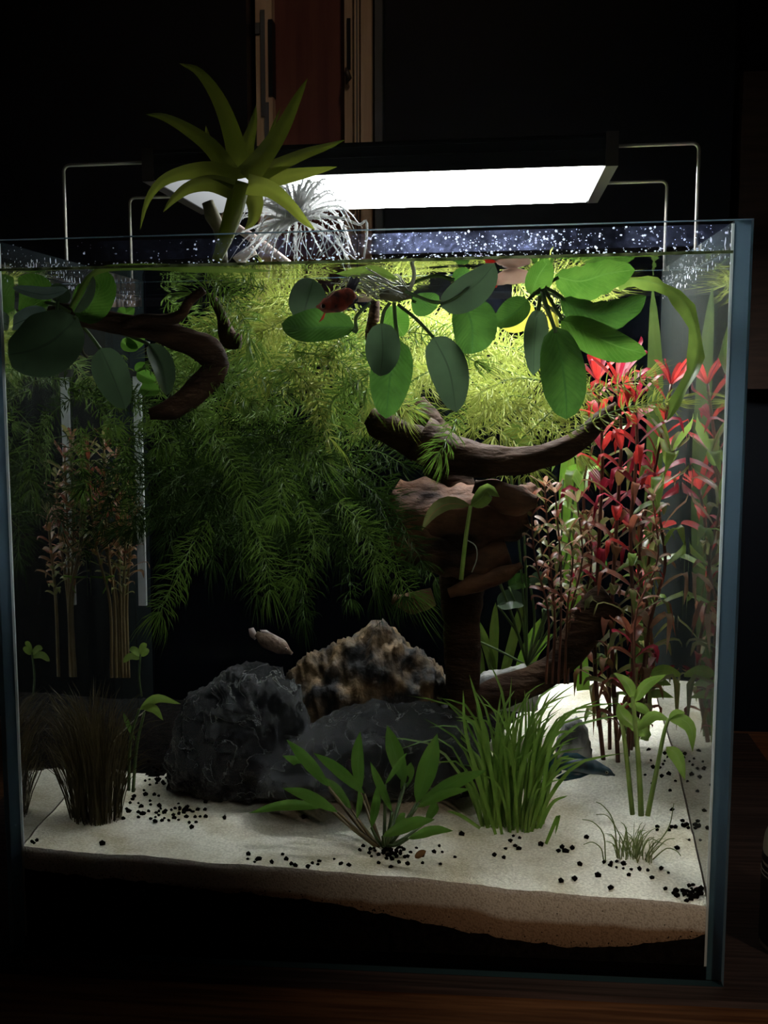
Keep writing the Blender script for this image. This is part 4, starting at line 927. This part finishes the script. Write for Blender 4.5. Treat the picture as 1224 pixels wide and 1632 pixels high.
# ================================================================ foreground plants
cr = thing('leafy_plant', on_sand(618, 1350), 'bright green lance leaved plant at the front centre of the sand', 'aquatic plant')
for (b, t, w, rl_, Y) in (((520, 1285), (396, 1296), 19, .5, .035), ((524, 1254), (457, 1179), 21, .3, .045), ((513, 1243), (450, 1204), 19, .4, .055), ((538, 1294), (450, 1256), 21, .4, .03), ((581, 1265), (500, 1200), 20, .3, .035),
        ((574, 1262), (574, 1166), 21, .2, .05), ((646, 1249), (617, 1156), 27, -.2, .055), ((625, 1294), (590, 1214), 14, .2, .03), ((614, 1250), (648, 1200), 11, .7, .035), ((664, 1280), (697, 1169), 32, -.2, .04),
        ((668, 1280), (776, 1227), 24, .35, .035), ((664, 1287), (750, 1257), 17, .6, .03), ((650, 1337), (722, 1324), 18, .5, .018), ((610, 1333), (693, 1306), 24, .5, .022), ((592, 1319), (600, 1254), 15, .3, .022), ((569, 1305), (571, 1260), 10, .1, .03),
        ((679, 1310), (697, 1280), 16, .2, .045), ((560, 1290), (520, 1240), 18, .5, .05), ((640, 1262), (655, 1215), 18, .1, .06), ((630, 1318), (646, 1300), 14, .3, .03)):
    mid = ((b[0] + t[0])/2 + (4 if t[0] > b[0] else -4), (b[1] + t[1])/2 - 8)
    o = leaf(cr, [b, mid, t], Y, w, 'crypt_leaf', 'lance', roll=rl_*(1 if t[0] > 620 else -1)*.8, fold=.25, n=12, cross=6, wave=.1, seed=w)
    stalk(o, [(612 + (b[0] - 612)*.15, 1348, .028), ((612 + b[0])/2 + (b[0] - 612)*.05, lerp(1348, b[1], .5) + 4, (.028 + Y)/2), (b[0], b[1], Y)], .03, 3.2, 'petiole_brown' if b[0] < 590 else 'petiole', 'petiole', 10, 6, .7)
def blade_tuft(name, label, n, base, bw, bd, mat, hmin, hmax, wmin, wmax, lean, curl, seed, one=False, cat='grass', prof='blade', spread=1.0):
    rn = random.Random(seed); bp_ = on_sand(*base); sc = px(bp_.y)
    root = thing(name, bp_, label, cat); all_ = MB()
    for i in range(n):
        ra, rr = rn.uniform(0, 2*pi), rn.random()**.7; x, y = rr*cos(ra), rr*sin(ra)
        p = Vector((bp_.x + x*bw*sc*.5, bp_.y + y*bd*sc*.5, 0)); p.z = sand_h(p.x, p.y) - .001
        h = rn.uniform(hmin, hmax)*sc*(1 - .25*abs(x)); a = rn.uniform(0, 2*pi)
        sd = Vector((cos(a)*.8 + x*.9*spread + lean, sin(a)*.5 + y*.4, 0))*curl*rn.uniform(.3, 1.3)
        q = [p, p + Vector((sd.x*.12*h, sd.y*.12*h, h*.42)), p + Vector((sd.x*.36*h, sd.y*.36*h, h*.8)), p + Vector((sd.x*.75*h, sd.y*.75*h, h*(1 - rn.uniform(0, .28)*min(1.5, sd.length))))]
        mb = all_ if one else MB()
        leaf_mb(mb, q, rn.uniform(wmin, wmax)*sc, prof, n=8 if not one else 6, cross=2, fold=.3, roll=rn.uniform(-.9, .9))
        if not one: mb.build('blade', mat, root)
    if one: tag(all_.build('blades', mat, root), kind='stuff')
    return root
blade_tuft('grass_tuft', 'bright green bushy grass tuft between the leafy plant and the blue fish', 135, (815, 1312), 100, 80, 'grass_blade', 110, 270, 5, 9, .05, .7, 31)
blade_tuft('grass_tuft', 'brown hair thin grass tuft at the left glass', 460, (154, 1304), 86, 84, 'hair_blade', 130, 255, 1.6, 2.6, -.3, .5, 32, one=True, spread=1.5)
ct = blade_tuft('curly_sprout', 'small curly green sprout on the front right sand', 60, (1010, 1368), 66, 34, 'sprout_blade', 24, 66, 1.8, 3.2, .0, 1.0, 33, cat='sprout')
for pts in ([(962, 1370), (958, 1352), (944, 1342), (930, 1346)], [(965, 1372), (962, 1330), (945, 1310), (928, 1306)], [(985, 1368), (978, 1310), (962, 1285), (950, 1278)], [(1040, 1370), (1062, 1352), (1078, 1356), (1085, 1364)], [(1035, 1366), (1060, 1340), (1075, 1336)], [(1035, 1360), (1065, 1320), (1074, 1280)], [(1000, 1360), (985, 1325), (968, 1300), (950, 1298)]):
    stalk(ct, pts, .028, 1.2, 'sprout_blade', 'blade', 10, 5, .5)
for i, (p0, p1, p2, Y) in enumerate((((765, 1320), (735, 1300), (712, 1292), .03), ((860, 1320), (880, 1280), (905, 1268), .04), ((870, 1345), (890, 1300), (885, 1330), .03), ((790, 1330), (745, 1180), (738, 1100), .04), ((800, 1330), (768, 1150), (748, 1075), .045), ((860, 1300), (880, 1180), (918, 1165), .045))):
    leaf(bpy.data.objects['grass_tuft'], [p0, p1, p2], Y, 8, 'grass_blade', 'blade', 'blade', n=10, cross=2)
dl_ = thing('fallen_leaf', on_sand(671, 1362), 'small brown fallen leaf on the sand by the centre plant', 'leaf')
leaf(dl_, [(662, 1368, .012), (670, 1360, .012), (679, 1356, .012)], .012, 12, 'brown_leaf', 'oval', 'blade', roll=.4)

# ================================================================ fish
def fish(name, spine, Y, hgt, mat, label, fins, eye=None, thick=.45, depth=None):
    P = P3(spine, Y); n = 22; C = spline(P, n); sc = px(Y); hs = sval(hgt, n)
    root = thing(name, P[0], label, 'fish'); mb = MB(); m_ = 14; vs, fs = [], []
    for i, p in enumerate(C):
        t = (C[min(i + 1, n - 1)] - C[max(i - 1, 0)]).normalized(); f = (EYE - p).normalized(); up = f.cross(t).normalized(); f2 = t.cross(up)
        for j in range(m_):
            a = 2*pi*j/m_; vs.append(p + up*(hs[i]*.5*sc*sin(a)) + f2*(hs[i]*.5*thick*sc*cos(a)))
    for i in range(n - 1):
        for j in range(m_):
            k = (j + 1) % m_; fs.append((i*m_ + j, i*m_ + k, (i + 1)*m_ + k, (i + 1)*m_ + j))
    fs += [tuple(range(m_ - 1, -1, -1)), tuple((n - 1)*m_ + j for j in range(m_))]
    mb.add(vs, fs); mb.build('body', mat, root)
    for nm, pts, fm in fins:
        mb = MB(); Q = P3(pts, Y); c = sum(Q, Vector())/len(Q); k = len(Q)
        th = (EYE - c).normalized()*.0002
        mb.add([q + th for q in Q] + [c + th*3] + [q - th for q in Q] + [c - th*3],
               [(i, (i + 1) % k, k) for i in range(k)] + [((i + 1) % k + k + 1, i + k + 1, 2*k + 1) for i in range(k)] + [(i, i + k + 1, (i + 1) % k + k + 1, (i + 1) % k) for i in range(k)])
        mb.build(nm, fm, root)
    if eye:
        import bmesh
        u, v, r = eye
        for mt, rr, nm, dy in (('eye_pale', r, 'eye', 0), ('eye_black', r*.75, 'pupil', 1)):
            bm = bmesh.new(); bmesh.ops.create_icosphere(bm, subdivisions=2, radius=rr*sc)
            i0 = min(range(n), key=lambda i: (C[i] - at(u, v, Y)).length)
            c = at(u, v, Y) + (EYE - at(u, v, Y)).normalized()*(hs[i0]*.5*thick*sc*.86 + dy*rr*sc*.45)
            mb = MB(); mb.add([x.co + c for x in bm.verts], [tuple(y.index for y in f.verts) for f in bm.faces]); bm.free()
            e_ = mb.build(nm, mt, root if dy == 0 else e_)
    return root
fish('betta_fish', [(504, 489), (520, 487), (540, 480), (556, 472), (566, 468)], .008, [4, 24, 34, 28, 14], 'fish_dark_red', 'red and black betta fish over the left dark leaf near the surface',
     [('tail_fin', [(560, 474), (566, 462), (574, 446), (569, 440), (556, 452), (548, 462)], 'fin_black'), ('dorsal_fin', [(540, 466), (552, 458), (560, 440), (566, 448), (562, 462)], 'fin_black'), ('anal_fin', [(534, 496), (548, 494), (562, 488), (572, 476), (560, 476)], 'fin_black'),
      ('pelvic_fin', [(520, 496), (516, 508), (508, 514), (516, 500)], 'fin_red')], eye=(515, 488, 4.0))
fish('betta_fish', [(850, 444), (830, 440), (806, 442), (786, 452)], .065, [6, 20, 25, 20, 9], 'fish_pale', 'pale pinkish fish with a red tail between the surface leaves',
     [('tail_fin', [(796, 446), (790, 440), (776, 436), (770, 450), (778, 462), (792, 458)], 'fin_red'), ('dorsal_fin', [(832, 434), (815, 426), (800, 430), (806, 438)], 'fin_pale')], eye=None)
fish('betta_fish', [(980, 1236), (965, 1229), (940, 1221), (912, 1218), (890, 1222)], .075, [3, 15, 26, 24, 12], 'fish_blue', 'dark blue betta fish resting on the sand by the bright grass',
     [('tail_fin', [(896, 1218), (880, 1200), (862, 1205), (858, 1228), (872, 1244), (895, 1232)], 'fin_blue'), ('dorsal_fin', [(938, 1210), (920, 1200), (900, 1200), (890, 1210), (912, 1214)], 'fin_blue'), ('anal_fin', [(945, 1232), (925, 1240), (900, 1245), (885, 1240), (905, 1228)], 'fin_blue')], eye=(967, 1231, 2.6))
fish('small_fish', [(466, 1042), (446, 1030), (425, 1020), (408, 1010)], .13, [5, 26, 28, 10], 'fish_tan', 'dim tan fish in the dark gap above the big rock',
     [('tail_fin', [(412, 1014), (404, 1000), (396, 1002), (398, 1014), (406, 1020)], 'fin_pale'), ('dorsal_fin', [(436, 1012), (425, 1004), (414, 1004), (418, 1010)], 'fin_pale')], eye=(456, 1034, 2.5))

# ================================================================ bottle at the right edge
bc = (at(1210, 1440, .05).x + .031, .05)
bt = thing('bottle', (bc[0], bc[1], 0), 'dark labelled bottle with pale shoulder at the right edge on the mat', 'bottle')
mb = MB(); mb.lathe([(.028, 0), (.030, .001), (.030, .045), (.0295, .049), (.027, .055), (.021, .061), (.012, .066), (.012, .076)], bc); mb.build('body', 'bottle_body', bt)
mb = MB(); mb.lathe([(.0302, .003), (.0304, .0035), (.0304, .0365), (.0302, .037)], bc); mb.build('label', 'bottle_label', bt)
mb = MB(); mb.lathe([(.0302, .0385), (.0304, .0387), (.0304, .0415), (.0302, .0418)], bc); mb.build('label_band', 'bottle_label', bt)
mb = MB(); mb.lathe([(.0133, .0705), (.0138, .071), (.0138, .082), (.012, .084)], bc); mb.build('cap', 'black_plastic', bt)
for zb in (.0325, .0345): mb = MB(); mb.lathe([(.03045, zb), (.0306, zb + .0001), (.0306, zb + .0005), (.03045, zb + .0006)], bc); mb.build('label_line', 'label_print', bt)
th0 = math.atan2(CY - bc[1], CX - bc[0])
for k, strokes in enumerate((('I', [((0, 0), (0, 1))]), ('E', [((0, 0), (0, 1)), ((0, 0), (.55, 0)), ((0, .5), (.5, .5)), ((0, 1), (.55, 1))]))):
    mb = MB()
    for (a, b_) in strokes[1]:
        pts = []
        for s_ in range(4):
            x = lerp(a[0], b_[0], s_/3)*.0035 + k*.0022; z = .0245 + lerp(a[1], b_[1], s_/3)*.0055
            an_ = th0 - .62 + x/.0305; pts.append((bc[0] + .0306*cos(an_), bc[1] + .0306*sin(an_), z))
        mb.tube(pts, .00032, 5)
    mb.build('letter', 'label_print', bt)
